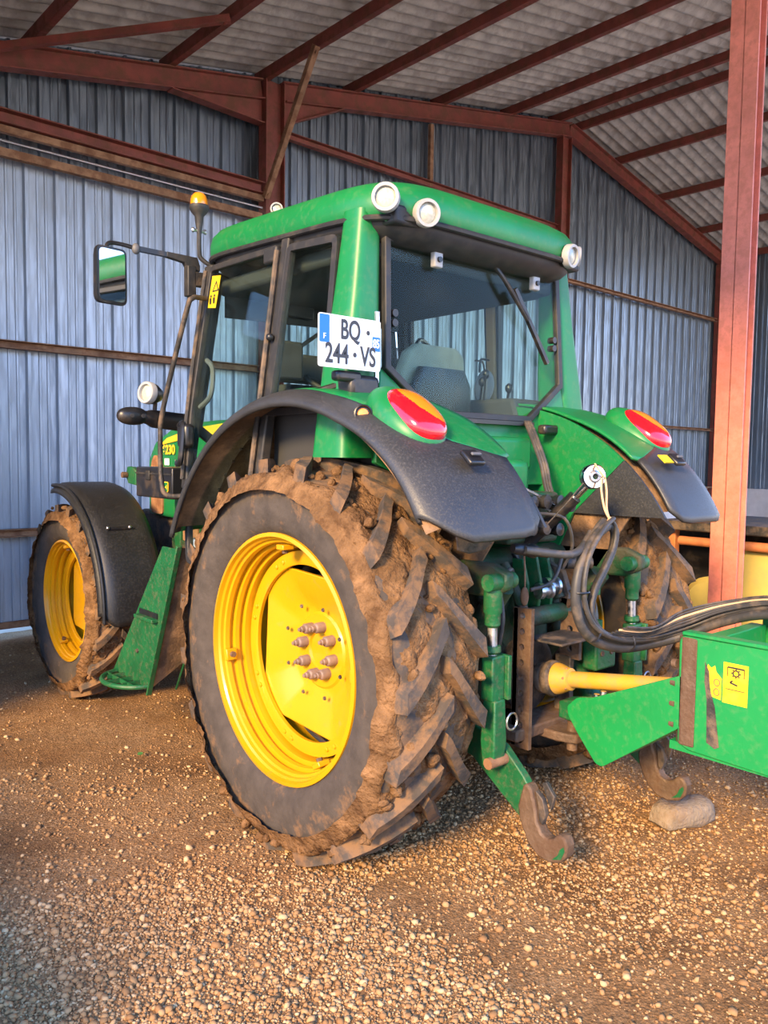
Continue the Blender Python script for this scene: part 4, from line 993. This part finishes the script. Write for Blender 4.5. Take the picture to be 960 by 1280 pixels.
# lift arms
ls = MB().cyl((-.44, -.34, 1.16), (.44, -.34, 1.16), .065, 18).build('lift_shaft', greendk, T)
for s in (-1, 1):
    arm = MB().prism([(-.30, 1.22), (-.34, 1.09), (-.72, 1.10), (-.80, 1.14), (-.80, 1.20), (-.72, 1.23)], lambda u, v, t: (s*.43+t*s, u, v), 0, .045).build('lift_arm', greendk, T, bevel=.012)
    MB().cyl((s*.39, -.755, 1.165), (s*.53, -.755, 1.165), .032, 14).build('lift_pin', greend, arm)
    MB().lathe([(0, .06), (.05, .06), (.055, .045)], (s*.45, -.40, 1.17), (s, 0, 0), 18).build('arm_boss', greend, arm)
    cylx = s*.33
    MB().cyl((cylx, -.36, .70), (cylx, -.66, 1.12), .045, 14).build('lift_cylinder', greendk, arm)
    # lift rod with turnbuckle
    x = s*.475
    rod = MB().lathe([(0, .036), (.10, .036), (.11, .030), (.15, .030), (.16, .020)], (x, -.735, 1.15), (0, .0, -1), 16).build('lift_rod', greend, T)
    MB().cyl((x, -.735, 1.0), (x, -.74, .82), .018, 12).build('rod_thread', steel, rod)
    MB().lathe([(0, .032), (.02, .034), (.03, .024)], (x, -.737, .92), (0, 0, -1), 14).build('rod_nut', greend, rod)
    MB().box((x, -.742, .80), (.07, .06, .17)).build('turnbuckle', greend, rod, bevel=.006)
    MB().box((x+.045, -.752, .80), (.02, .075, .17)).build('locking_handle', greend, rod, bevel=.004)
    mb = MB(); mb.loft([[V(x+dx*w, -.752+dy*w2, z) for dx, dy in ((-1, -1), (1, -1), (1, 1), (-1, 1))] for z, w, w2 in ((.72, .030, .03), (.56, .036, .036), (.46, .030, .028))]); mb.build('rod_clevis', greend, rod, bevel=.006)
    MB().cyl((x-.05, -.77, .485), (x+.055, -.77, .485), .022, 12).build('clevis_pin', rustbr, rod)
    MB().tube([V(x+.06+.03*math.cos(2*PI*i/12), -.79, .63+.032*math.sin(2*PI*i/12)) for i in range(12)], .004, 6, closed=True, sub=2).build('linch_pin_ring', steel, rod)
    # lower link arm with hooked end
    def lk(u, v, t): return V(s*(.40+.02*max(0, -u-.3)) + t, u, v)
    A = [(-.08, .64), (-.08, .55), (-.60, .44), (-.845, .285), (-.885, .27), (-.905, .34), (-.90, .40), (-.86, .445), (-.76, .53), (-.55, .585)]
    link_ = MB().prism(A, lk, -.018, .018).build('lower_link', greend, T, bevel=.005)
    MB().prism([(-.55, .555), (-.80, .475), (-.86, .40), (-.84, .385), (-.78, .45), (-.55, .53)], lk, .018, .028).build('link_rib', greend, link_, bevel=.003)
    hook = [(-.868, .415), (-.885, .425), (-.905, .405), (-.925, .35), (-.935, .295), (-.955, .262), (-.985, .25), (-1.012, .262), (-1.03, .285), (-1.058, .283), (-1.075, .255), (-1.07, .215), (-1.04, .18), (-.99, .165), (-.94, .172), (-.895, .205), (-.872, .245), (-.852, .285), (-.845, .33)]
    hk = MB().prism(hook, lk, -.026, .026).build('link_hook', ruststeel, link_, bevel=.008)
    MB().prism([(-.915, .405), (-.95, .38), (-.965, .33), (-.95, .285), (-.935, .30), (-.93, .35)], lk, -.012, .012).build('hook_latch', dustyblack, hk, bevel=.003)
    MB().prism([(-.925, .43), (-.945, .44), (-.985, .395), (-.97, .34), (-.955, .37)], lk, .012, .03).build('latch_lever', dustyblack, hk, bevel=.003)
    MB().prism([(-.82, .40), (-.86, .40), (-.89, .37), (-.90, .31), (-.86, .28), (-.82, .34)], lk, -.027, -.0262).build('paint_patch', greend, hk) if False else None
    MB().prism([(-1.01, .185), (-1.05, .20), (-1.065, .235), (-1.06, .25), (-1.045, .235), (-1.035, .21)], lk, -.0275, -.0255).build('green_paint_patch', greend, hk)
# drop plates with rows of holes
def holed(name, x, y0, y1, z0, z1, nh, m, th=.02):
    """upright plate across the tractor's length with a row of round holes (built as a strip with real gaps)"""
    bm = bmesh.new(); me = bpy.data.meshes.new(name); w2 = (y1-y0)/2; cy = (y0+y1)/2; r = w2*.30
    mb = MB(); hgt = (z1-z0)/nh
    for i in range(nh):
        cz = z0+hgt*(i+.5); n = 16
        ring = [(cy+r*math.cos(2*PI*k/n+PI/4), cz+r*math.sin(2*PI*k/n+PI/4)) for k in range(n)]
        out = []
        for k in range(n):
            a = 2*PI*k/n+PI/4; c, s_ = math.cos(a), math.sin(a); f = max(abs(c), abs(s_)); out.append((cy+w2*c/f, cz+hgt/2*s_/f))
        vs = [V(x+t, *p) for t in (-th/2, th/2) for L_ in (ring, out) for p in L_]
        fs = []
        for k in range(n):
            j = (k+1) % n
            fs += [(k, j, n+j, n+k), (2*n+k, 3*n+k, 3*n+j, 2*n+j), (k, 2*n+k, 2*n+j, j)]
            if abs(out[k][0]-out[j][0]) < 1e-6: fs.append((n+k, n+j, 3*n+j, 3*n+k))
            elif (i == 0 and out[k][1] < cz and out[j][1] < cz) or (i == nh-1 and out[k][1] > cz and out[j][1] > cz): fs.append((n+k, n+j, 3*n+j, 3*n+k))
        mb.add(vs, fs)
    bm.free()
    return mb.build(name, m, T, bevel=0)
hp = holed('hitch_ladder', -.19, -.70, -.61, .44, 1.02, 9, ruststeel); MB().box((-.17, -.62, .73), (.06, .03, .58)).build('ladder_flange', ruststeel, hp, bevel=.004)
hp2 = holed('hitch_ladder', .14, -.70, -.60, .76, 1.02, 3, ruststeel); MB().box((.14, -.62, .62), (.03, .08, .30)).build('ladder_flange', dustyblack, hp2, bevel=.004)
MB().cyl((-.17, -.60, .96), (.16, -.60, .96), .04, 14).build('cross_tube', greendk, T)
gd = MB().prism([(-.13, -.62), (.12, -.62), (.14, -.80), (-.13, -.80)], lambda u, v, t: (u, v, .875-(v+.62)*.0+t), 0, .010).build('shaft_guard', dustyblack, T, bevel=.003)
lab(gd, 'flat dusty guard plate over the drive shaft')
MB().box((0, -.60, .50), (.50, .16, .05)).build('drawbar_carrier', ruststeel, T, bevel=.008)
db = MB().prism([(-.08, -.40), (.08, -.40), (.07, -.74), (.04, -.82), (-.04, -.82), (-.07, -.74)], lambda u, v, t: (u, v, .46+t), 0, .04).build('drawbar', ruststeel, T, bevel=.008)
MB().cyl((0, -.77, .42), (0, -.77, .60), .022, 12).build('drawbar_pin', ruststeel, db)
rng = random.Random(4)
for p, q, r, m in (((-.14, -.50, 1.18), (-.14, -.62, .98), .022, greendk), ((.10, -.50, 1.2), (.12, -.60, 1.02), .024, greendk), ((-.05, -.48, 1.22), (.02, -.56, 1.0), .016, blackp), ((.20, -.46, 1.2), (.24, -.52, .8), .03, greendk), ((-.28, -.48, 1.12), (-.28, -.58, .80), .03, greendk), ((.27, -.55, .72), (.27, -.70, .55), .045, greend)):
    MB().cyl(p, q, r, 12).build('linkage_rod', m, T)
for x, y0, z0, z1 in ((-.09, -.52, .98, 1.20), (-.03, -.54, .98, 1.22), (.05, -.54, .96, 1.20)):
    MB().prism([(y0, z0), (y0-.06, z0+.02), (y0-.07, (z0+z1)/2), (y0-.04, z1), (y0+.02, z1)], lambda u, v, t: (x+t, u, v), 0, .016).build('bracket_plate', greend, T, bevel=.004)
MB().prism([(-.50, 1.18), (-.60, 1.14), (-.64, 1.04), (-.62, .92), (-.58, .92), (-.59, 1.03), (-.56, 1.10), (-.50, 1.13)], lambda u, v, t: (.13+t, u, v), 0, .03).build('guard_bracket', dustyblack, T, bevel=.004)
for c, r in (((-.06, -.62, 1.07), .035), ((.01, -.60, 1.08), .04)): MB().lathe([(0, r), (.02, r), (.022, r*.6), (.05, r*.6), (.052, r), (.065, r)], c, (1, -.3, 0), 16).build('hose_fitting', steel, T)
MB().tube([V(-.16, -.62, 1.27), V(-.16, -.63, 1.15), V(-.16, -.63, 1.08)], .004, 6).build('dust_cap_cord', rustbr, T)
MB().ell(V(-.16, -.63, 1.06), (.018, .018, .04), 12, 8).build('dust_cap', rustbr, T)
MB().cyl((.10, -.64, 1.18), (.20, -.70, 1.18), .026, 12).build('spare_coupler', dustyblack, T)
# top link held up, chrome ball end
tl = MB().cyl((-.02, -.50, 1.24), (.035, -.725, 1.47), .030, 14).build('top_link', blackp, T)
MB().cyl((.035, -.725, 1.47), (.05, -.775, 1.525), .017, 12).build('link_thread', chrome, tl)
dv = V(.35, -.9, .1).normalized(); P = V(.055, -.795, 1.555)
eye = MB().lathe([(-.022, .020), (-.022, .046), (-.014, .052), (.014, .052), (.022, .046), (.022, .020)], P, V(-.55, -.8, .05), 24, close=True).build('link_eye', chrome, tl)
MB().lathe([(-.03, .012), (-.03, .020), (-.018, .030), (0, .034), (.018, .030), (.03, .020), (.03, .012)], P, V(-.55, -.8, .05), 20, close=True).build('eye_ball', steel, eye)
MB().tube([V(.0, -.79, 1.53), V(-.05, -.74, 1.44), V(-.10, -.69, 1.36)], .003, 6).build('link_handle', dustyblack, tl)
# cables down from the cab, hoses behind the left guard
mb = MB()
for k in range(3):
    o_ = V(.008*k, -.008*k, 0); mb.tube([V(.26, -.27, 1.80)+o_, V(.20, -.36, 1.72)+o_, V(.17, -.44, 1.60)+o_, V(.19, -.46, 1.48)+o_, V(.24, -.50, 1.36)+o_], .009, 8)
mb.build('cable_loom', hosem, T)
for pts, r in ((((-.40, -.45, 1.52), (-.26, -.58, 1.52), (-.16, -.60, 1.47), (-.11, -.58, 1.38)), .014), (((-.10, -.62, 1.40), (.0, -.70, 1.38), (.06, -.70, 1.26), (.05, -.66, 1.16)), .007), (((.05, -.66, 1.22), (-.04, -.68, 1.12), (-.16, -.66, 1.09)), .008), (((-.2, -.6, 1.15), (-.3, -.66, 1.18), (-.36, -.62, 1.05)), .010), (((-.36, -.66, 1.14), (-.375, -.70, 1.0), (-.36, -.66, .86)), .009)):
    MB().tube([V(*p) for p in pts], r, 8).build('hydraulic_pipe', hosem, T)
# ------------------------------------------------------------------ the green implement hitched behind
I = thing('trailed_implement', 'green implement drawbar with yellow drive shaft hitched behind the tractor', 'farm implement', (0, -1.3, 0))
def px(x): return lambda u, v, t: (x+t, u, v)
lp = MB().prism(round_poly([(-1.29, .62), (-1.33, .60), (-2.35, .575), (-2.35, 1.02), (-1.30, 1.012), (-1.285, .99)], .012, 3), px(-.105), 0, .03).build('side_plate', greeni, I, bevel=.006)
MB().prism(round_poly([(-1.30, .62), (-1.33, .605), (-2.35, .58), (-2.35, 1.02), (-1.31, 1.015)], .012, 3), px(.50), 0, .02).build('side_plate', greeni, I, bevel=.006)
MB().box((.20, -1.80, .605), (.60, 1.08, .03)).build('bottom_plate', greeni, I)
MB().bar((-.09, -1.30, 1.018), (-.09, -2.35, 1.026), .05, .014).build('folded_rim', greeni, I, bevel=.004)
MB().bar((.51, -1.32, 1.018), (.51, -2.35, 1.026), .05, .014).build('folded_rim', greeni, I, bevel=.004)
fp = MB().loft([[V(x, y, z) for x, y in ((-.1085, -1.358), (-.1085, -1.30), (-.085, -1.275), (-.02, -1.275), (-.02, -1.30), (-.075, -1.30))] for z in (.615, .70, .90, 1.005)]).build('front_edge', ruststeel, I, bevel=.006); lab(fp, 'rust-brown worn front edge')
for z in (.68, .755, .83, .90):
    MB().lathe([(0, .017), (.018, .016), (.026, .008), (.027, .001)], (-.092, -1.275, z), (0, 1, 0), 10).build('edge_bolt', ruststeel, fp)
MB().prism([(-1.385, .93), (-1.40, .90), (-1.405, .84), (-1.425, .78), (-1.445, .645), (-1.43, .635), (-1.40, .65), (-1.398, .72), (-1.395, .80), (-1.385, .86)], px(-.106), -.0012, 0).build('scraped_patch', dustyblack, lp)
st = MB().prism([(-1.45, .945), (-1.45, .805), (-1.535, .805), (-1.535, .945)], px(-.1055), -.0012, 0).build('warning_sticker', stickerm, lp)
sx_ = px(-.107)
def ln(a, b, w=.005): MB().bar(sx_(a[0], a[1], -.0004), sx_(b[0], b[1], -.0004), .001, w).build('sticker_line', ink, st)
for a, b in (((-1.465, .90), (-1.465, .93)), ((-1.465, .93), (-1.522, .93)), ((-1.522, .93), (-1.522, .90)), ((-1.475, .878), (-1.50, .872)), ((-1.475, .878), (-1.483, .886))): ln(a, b)
gc = V(-.1075, -1.494, .912)
MB().tube([gc+V(0, .010*math.cos(2*PI*i/16), .010*math.sin(2*PI*i/16)) for i in range(16)], .0022, 6, closed=True, sub=1, smooth=False).build('sticker_gear', ink, st)
for i in range(8): MB().box(gc+V(0, .0145*math.cos(PI*i/4), .0145*math.sin(PI*i/4)), (.001, .004, .004)).build('gear_tooth', ink, st)
MB().bar(sx_(-1.46, .855, -.0004), sx_(-1.525, .855, -.0004), .001, .002).build('sticker_line', ink, st)
s2 = MB().prism([(-1.395, .925), (-1.407, .915), (-1.42, .925), (-1.425, .905), (-1.445, .885), (-1.445, .81), (-1.412, .815), (-1.405, .85), (-1.40, .88), (-1.388, .90)], px(-.1055), -.001, 0).build('torn_sticker', stickerm, lp)
for z in (.835, .868): MB().tube([V(-.1072, -1.429+.010*math.cos(2*PI*i/14), z+.012*math.sin(2*PI*i/14)) for i in range(14)], .0015, 5, closed=True, sub=1, smooth=False).build('sticker_ring', rustbr, s2)
# drawbar beam towards the tractor
bp_ = MB().prism(round_poly([(-.815, .635), (-.82, .60), (-.87, .535), (-.955, .44), (-.985, .435), (-1.30, .675), (-1.30, .865), (-.93, .695), (-.86, .68)], .012, 3), px(-.105), 0, .022).build('drawbar_plate', greeni, I, bevel=.004)
MB().prism([(-.84, .63), (-.90, .53), (-.985, .46), (-1.30, .69), (-1.30, .85), (-.93, .68)], px(.14), 0, .02).build('drawbar_plate', greeni, I, bevel=.004)
MB().prism([(-.99, .465), (-1.30, .69), (-1.30, .675), (-.99, .445)], px(-.09), 0, .24).build('drawbar_floor', greeni, I)
MB().prism([(-.74, .63), (-.74, .56), (-.86, .555), (-.95, .62), (-.90, .66), (-.80, .645)], px(-.06), 0, .10).build('tow_clevis', greend, I, bevel=.008)
for y, z in ((-.93, .692), (-.96, .71)): MB().cyl((-.07, y, z-.01), (-.07, y, z+.012), .012, 8).build('clevis_nut', steel, I)
# drive shaft
A = V(.0, -.585, .685); B = V(.03, -1.34, .80); d = (B-A).normalized()
sh = MB().cyl(A+d*.14, B, .034, 24).build('drive_shaft', yellowold, I); lab(sh, 'yellow drive shaft tube')
MB().lathe([(.0, .035), (.015, .062), (.03, .068), (.045, .066), (.05, .058), (.058, .058), (.062, .072), (.075, .077), (.09, .074), (.097, .064), (.12, .060), (.135, .050), (.155, .046), (.16, .034)], A, d, 32).build('shaft_bell', dustyblack, sh)
MB().lathe([(.097, .0665), (.115, .063), (.15, .049), (.165, .046), (.17, .036)], A+d*.006, d, 28).build('shaft_collar', yellowold, sh)
for a in range(6): 
    u = d.orthogonal().normalized(); w = d.cross(u); q = A+d*.16+(u*math.cos(a*PI/3)+w*math.sin(a*PI/3))*.046; MB().ell(q, (.006,)*3, 8, 6).build('collar_stud', rustbr, sh)
# oily hose end standing in the tray
MB().lathe([(0, .03), (.14, .03), (.15, .026), (.16, .034), (.19, .034), (.2, .02), (.201, .001)], (.12, -1.60, .86), (-.25, .2, 1), 18).build('hose_end', hosem, I)
MB().box((.22, -1.75, .74), (.3, .5, .22)).build('tray_machinery', dustyblack, I, bevel=.02)
MB().prism([(-1.28, .98), (-1.28, .62), (-1.34, .62), (-1.34, .98)], px(.05), 0, .42).build('cross_plate', greeni, I, bevel=.004)
# parking leg bracket seen past the shaft
lg = MB().box((.28, -.70, .78), (.15, .08, .15)).build('bracket_box', greend, T, bevel=.012)
for dx in (-.035, .035): MB().cyl((.28+dx, -.745, .78), (.28+dx, -.735, .78), .012, 10).build('bracket_hole', ruststeel, lg)
MB().cyl((.27, -.70, .85), (.27, -.70, .92), .018, 10).build('bracket_spindle', greend, lg)
MB().box((.30, -.66, 1.05), (.05, .02, .06)).build('rim_bracket', greend, lg, bevel=.004)

# ------------------------------------------------------------------ looped hoses
H = thing('hydraulic_hose_bundle', 'looped bundle of black hydraulic hoses tied up with twine behind the tractor', 'hoses', (0, -.95, 0))
mids = [(-.03, -.93, 1.375), (-.10, -.94, 1.345), (-.195, -.95, 1.27), (-.235, -.95, 1.18), (-.235, -.95, 1.08), (-.19, -.955, .99), (-.10, -.96, .93), (.06, -.96, .885), (.24, -.975, .875), (.36, -1.06, .91), (.40, -1.20, .985), (.38, -1.40, 1.05), (.34, -1.75, 1.07)]
rmid = [(-.03, -.93, 1.375), (.015, -.93, 1.34), (.005, -.93, 1.27), (-.06, -.935, 1.19), (-.125, -.94, 1.12), (-.155, -.945, 1.04), (-.12, -.95, .97), (-.04, -.955, .925), (.08, -.965, .90), (.24, -.985, .89), (.36, -1.07, .93), (.41, -1.2, 1.0), (.40, -1.4, 1.06), (.36, -1.75, 1.08)]
for k, (ox, oy, oz, r) in enumerate(((-.018, 0, -.008, .019), (.016, .022, .006, .018), (.0, -.024, .022, .010))):
    MB().tube([V(x+ox*(1 if i else .3), y+oy, z+oz) for i, (x, y, z) in enumerate(mids)], r, 12).build('hose', hosem, H)
for k, (ox, oy, oz, r) in enumerate(((0., 0, 0, .017), (.030, .012, .004, .012), (-.018, -.018, .016, .008))):
    MB().tube([V(x+ox*(1 if i else .3), y+oy, z+oz) for i, (x, y, z) in enumerate(rmid)], r, 12).build('hose', hosem, H)
MB().tube([V(-.50, -.90, 1.30), V(-.40, -.93, 1.285), V(-.30, -.95, 1.275), V(-.20, -.93, 1.29), V(-.10, -.90, 1.34)], .015, 12).build('hose', hosem, H)
MB().lathe([(0, .016), (.02, .022), (.07, .022), (.075, .026), (.10, .026), (.105, .019), (.16, .019)], (-.53, -.87, 1.305), (.13, -.03, -.02), 14).build('hose_fitting', blackp, H)
for k in range(6):
    MB().tube([V(-.05+.01*k, -.96-.01*k, .945+.006*k), V(.14, -.99-.012*k, .915+.010*k), V(.30, -1.08, .955+.012*k), V(.37+.01*k, -1.22, 1.03+.007*k), V(.36, -1.45, 1.09+.005*k), V(.30, -1.8, 1.09)], .005, 6).build('cable', twine if k == 3 else hosem, H)
for P, n in ((V(-.235, -.95, 1.13), V(0, 0, 1)), (V(-.15, -.955, .96), V(.7, 0, -.6)), (V(.08, -.962, .893), V(1, 0, -.1))):
    u = n.orthogonal().normalized(); w = n.cross(u); n.normalize()
    MB().tube([P+(u*math.cos(2*PI*i/14)+w*math.sin(2*PI*i/14))*.036 for i in range(14)], .004, 6, closed=True, sub=1, smooth=False).build('cable_tie', blackp, H)
tw = thing('twine', 'pale twine loop hanging from the chrome link eye and holding the hoses', 'twine', (.05, -.80, 1.5))
for o_ in (-.012, .012): MB().tube([V(.055+o_, -.845, 1.55), V(.04+o_*1.5, -.86, 1.50), V(.01+o_*.6, -.89, 1.43), V(-.02, -.93, 1.392)], .0045, 6).build('strand', twine, tw)
MB().ell(V(-.024, -.935, 1.385), (.014, .012, .018), 10, 8).build('knot', twine, tw)
MB().tube([V(.05, -.85, 1.555), V(.03, -.84, 1.585), V(.06, -.80, 1.607), V(.085, -.81, 1.58), V(.06, -.85, 1.55)], .0045, 6).build('loop', twine, tw)

# ------------------------------------------------------------------ stone under the right hook, machine behind the post
sb = MB(); 
vs = MB().ell((0, 0, 0), (.15, .075, .055), 18, 10, None, .55)
for v in vs.v: v *= 1+.16*noise.noise(v*14)
R = Matrix.Rotation(D(-20), 3, 'Z')
vs.v = [R @ v + V(.59, -.96, .048) for v in vs.v]
so_ = vs.build('stone_block', stonem, None, ang=40); tag(so_, 'rough stone block on the ground under the right hitch hook', 'stone')
Mch = thing('farm_machine', 'yellow farm machine with dark deck behind the red column at right', 'farm machine', (3.4, -.6, 0))
MB().box((3.5, -.75, 1.135), (1.1, 2.7, .07)).build('deck', dustyblack, Mch, bevel=.01)
MB().cyl((3.0, .42, 1.02), (3.0, -2.1, 1.02), .034, 16).build('side_rail', orangepipe, Mch)
MB().box((3.07, -1.05, .62), (.03, 2.2, .72)).build('side_panel', yellowmach, Mch, bevel=.01)
MB().lathe([(0, .001), (.01, .16), (.05, .20), (.5, .20)], (3.05, .22, .55), (1, 0, 0), 28).build('tank', yellowmach, Mch)
MB().box((3.5, .15, .60), (.04, 1.2, 1.0)).build('dark_void_sheet', blackp, Mch)  # black sheet put in to stand for the deep shade under the deck
for x in (3.08, 3.95):
    for y in (.52, -2.0): MB().box((x, y, .55), (.07, .07, 1.10)).build('leg', orangepipe, Mch, bevel=.004)
# leaf and straws on the earth
lf = MB(); lf.loft([[V(-.97+.03*t, 1.32+w, .018+.012*t*(1-t)), V(-.97+.03*t, 1.32-w, .012), V(-.97+.03*t, 1.32, .010)] for t, w in ((0, .001), (.3, .012), (.7, .010), (1, .001))]); o = lf.build('fallen_leaf', leafm, None); tag(o, 'small green leaf lying on the brown earth at left', 'leaf')
# ------------------------------------------------------------------ light and camera
w = bpy.data.worlds.new('sky'); bpy.context.scene.world = w; w.use_nodes = True
nt = w.node_tree; N = nt.nodes; L = nt.links; bg = N['Background']
tc = N.new('ShaderNodeTexCoord'); sp = N.new('ShaderNodeSeparateXYZ'); L.new(tc.outputs['Generated'], sp.inputs[0])
rp = N.new('ShaderNodeValToRGB'); e = rp.color_ramp.elements
e[0].position = 0; e[0].color = (.95, .84, .70, 1); e[1].position = 1; e[1].color = (.16, .34, .85, 1)
q = e.new(.12); q.color = (.58, .72, 1., 1); q = e.new(.4); q.color = (.17, .42, 1., 1)
L.new(sp.outputs['Z'], rp.inputs[0]); L.new(rp.outputs[0], bg.inputs['Color']); bg.inputs['Strength'].default_value = 4.0
sl = bpy.data.lights.new('sun', 'SUN'); sl.energy = 9.5; sl.color = (1., .68, .32); sl.angle = math.radians(12)
so = bpy.data.objects.new('sun', sl); C.objects.link(so)
so.rotation_euler = Vector((2, .85, -1.0)).to_track_quat('-Z', 'Y').to_euler()
so.location = (-6, -3, 4)
cd = bpy.data.cameras.new('camera'); cam = bpy.data.objects.new('camera', cd); C.objects.link(cam)
cd.sensor_fit = 'VERTICAL'; cd.sensor_height = 36; cd.sensor_width = 27; cd.lens = 1000/1280*36
yaw, pit, rol = math.radians(41), math.radians(-3.85), math.radians(.73)
F = Vector((math.sin(yaw)*math.cos(pit), math.cos(yaw)*math.cos(pit), math.sin(pit)))
Rt = Vector((math.cos(yaw), -math.sin(yaw), 0)); U = Rt.cross(F)
X = Rt*math.cos(rol)+U*math.sin(rol); Y = -Rt*math.sin(rol)+U*math.cos(rol)
M = Matrix((X, Y, -F)).transposed().to_4x4(); M.translation = (-2.74, -2.71, 1.62)
cam.matrix_world = M
sc = bpy.context.scene; sc.camera = cam
sc.view_settings.view_transform = 'Standard'; sc.view_settings.look = 'None'; sc.view_settings.gamma = 1; sc.view_settings.use_curve_mapping = False
sc.view_settings.exposure = .12
sc.cycles.max_bounces = 8; sc.cycles.transparent_max_bounces = 16
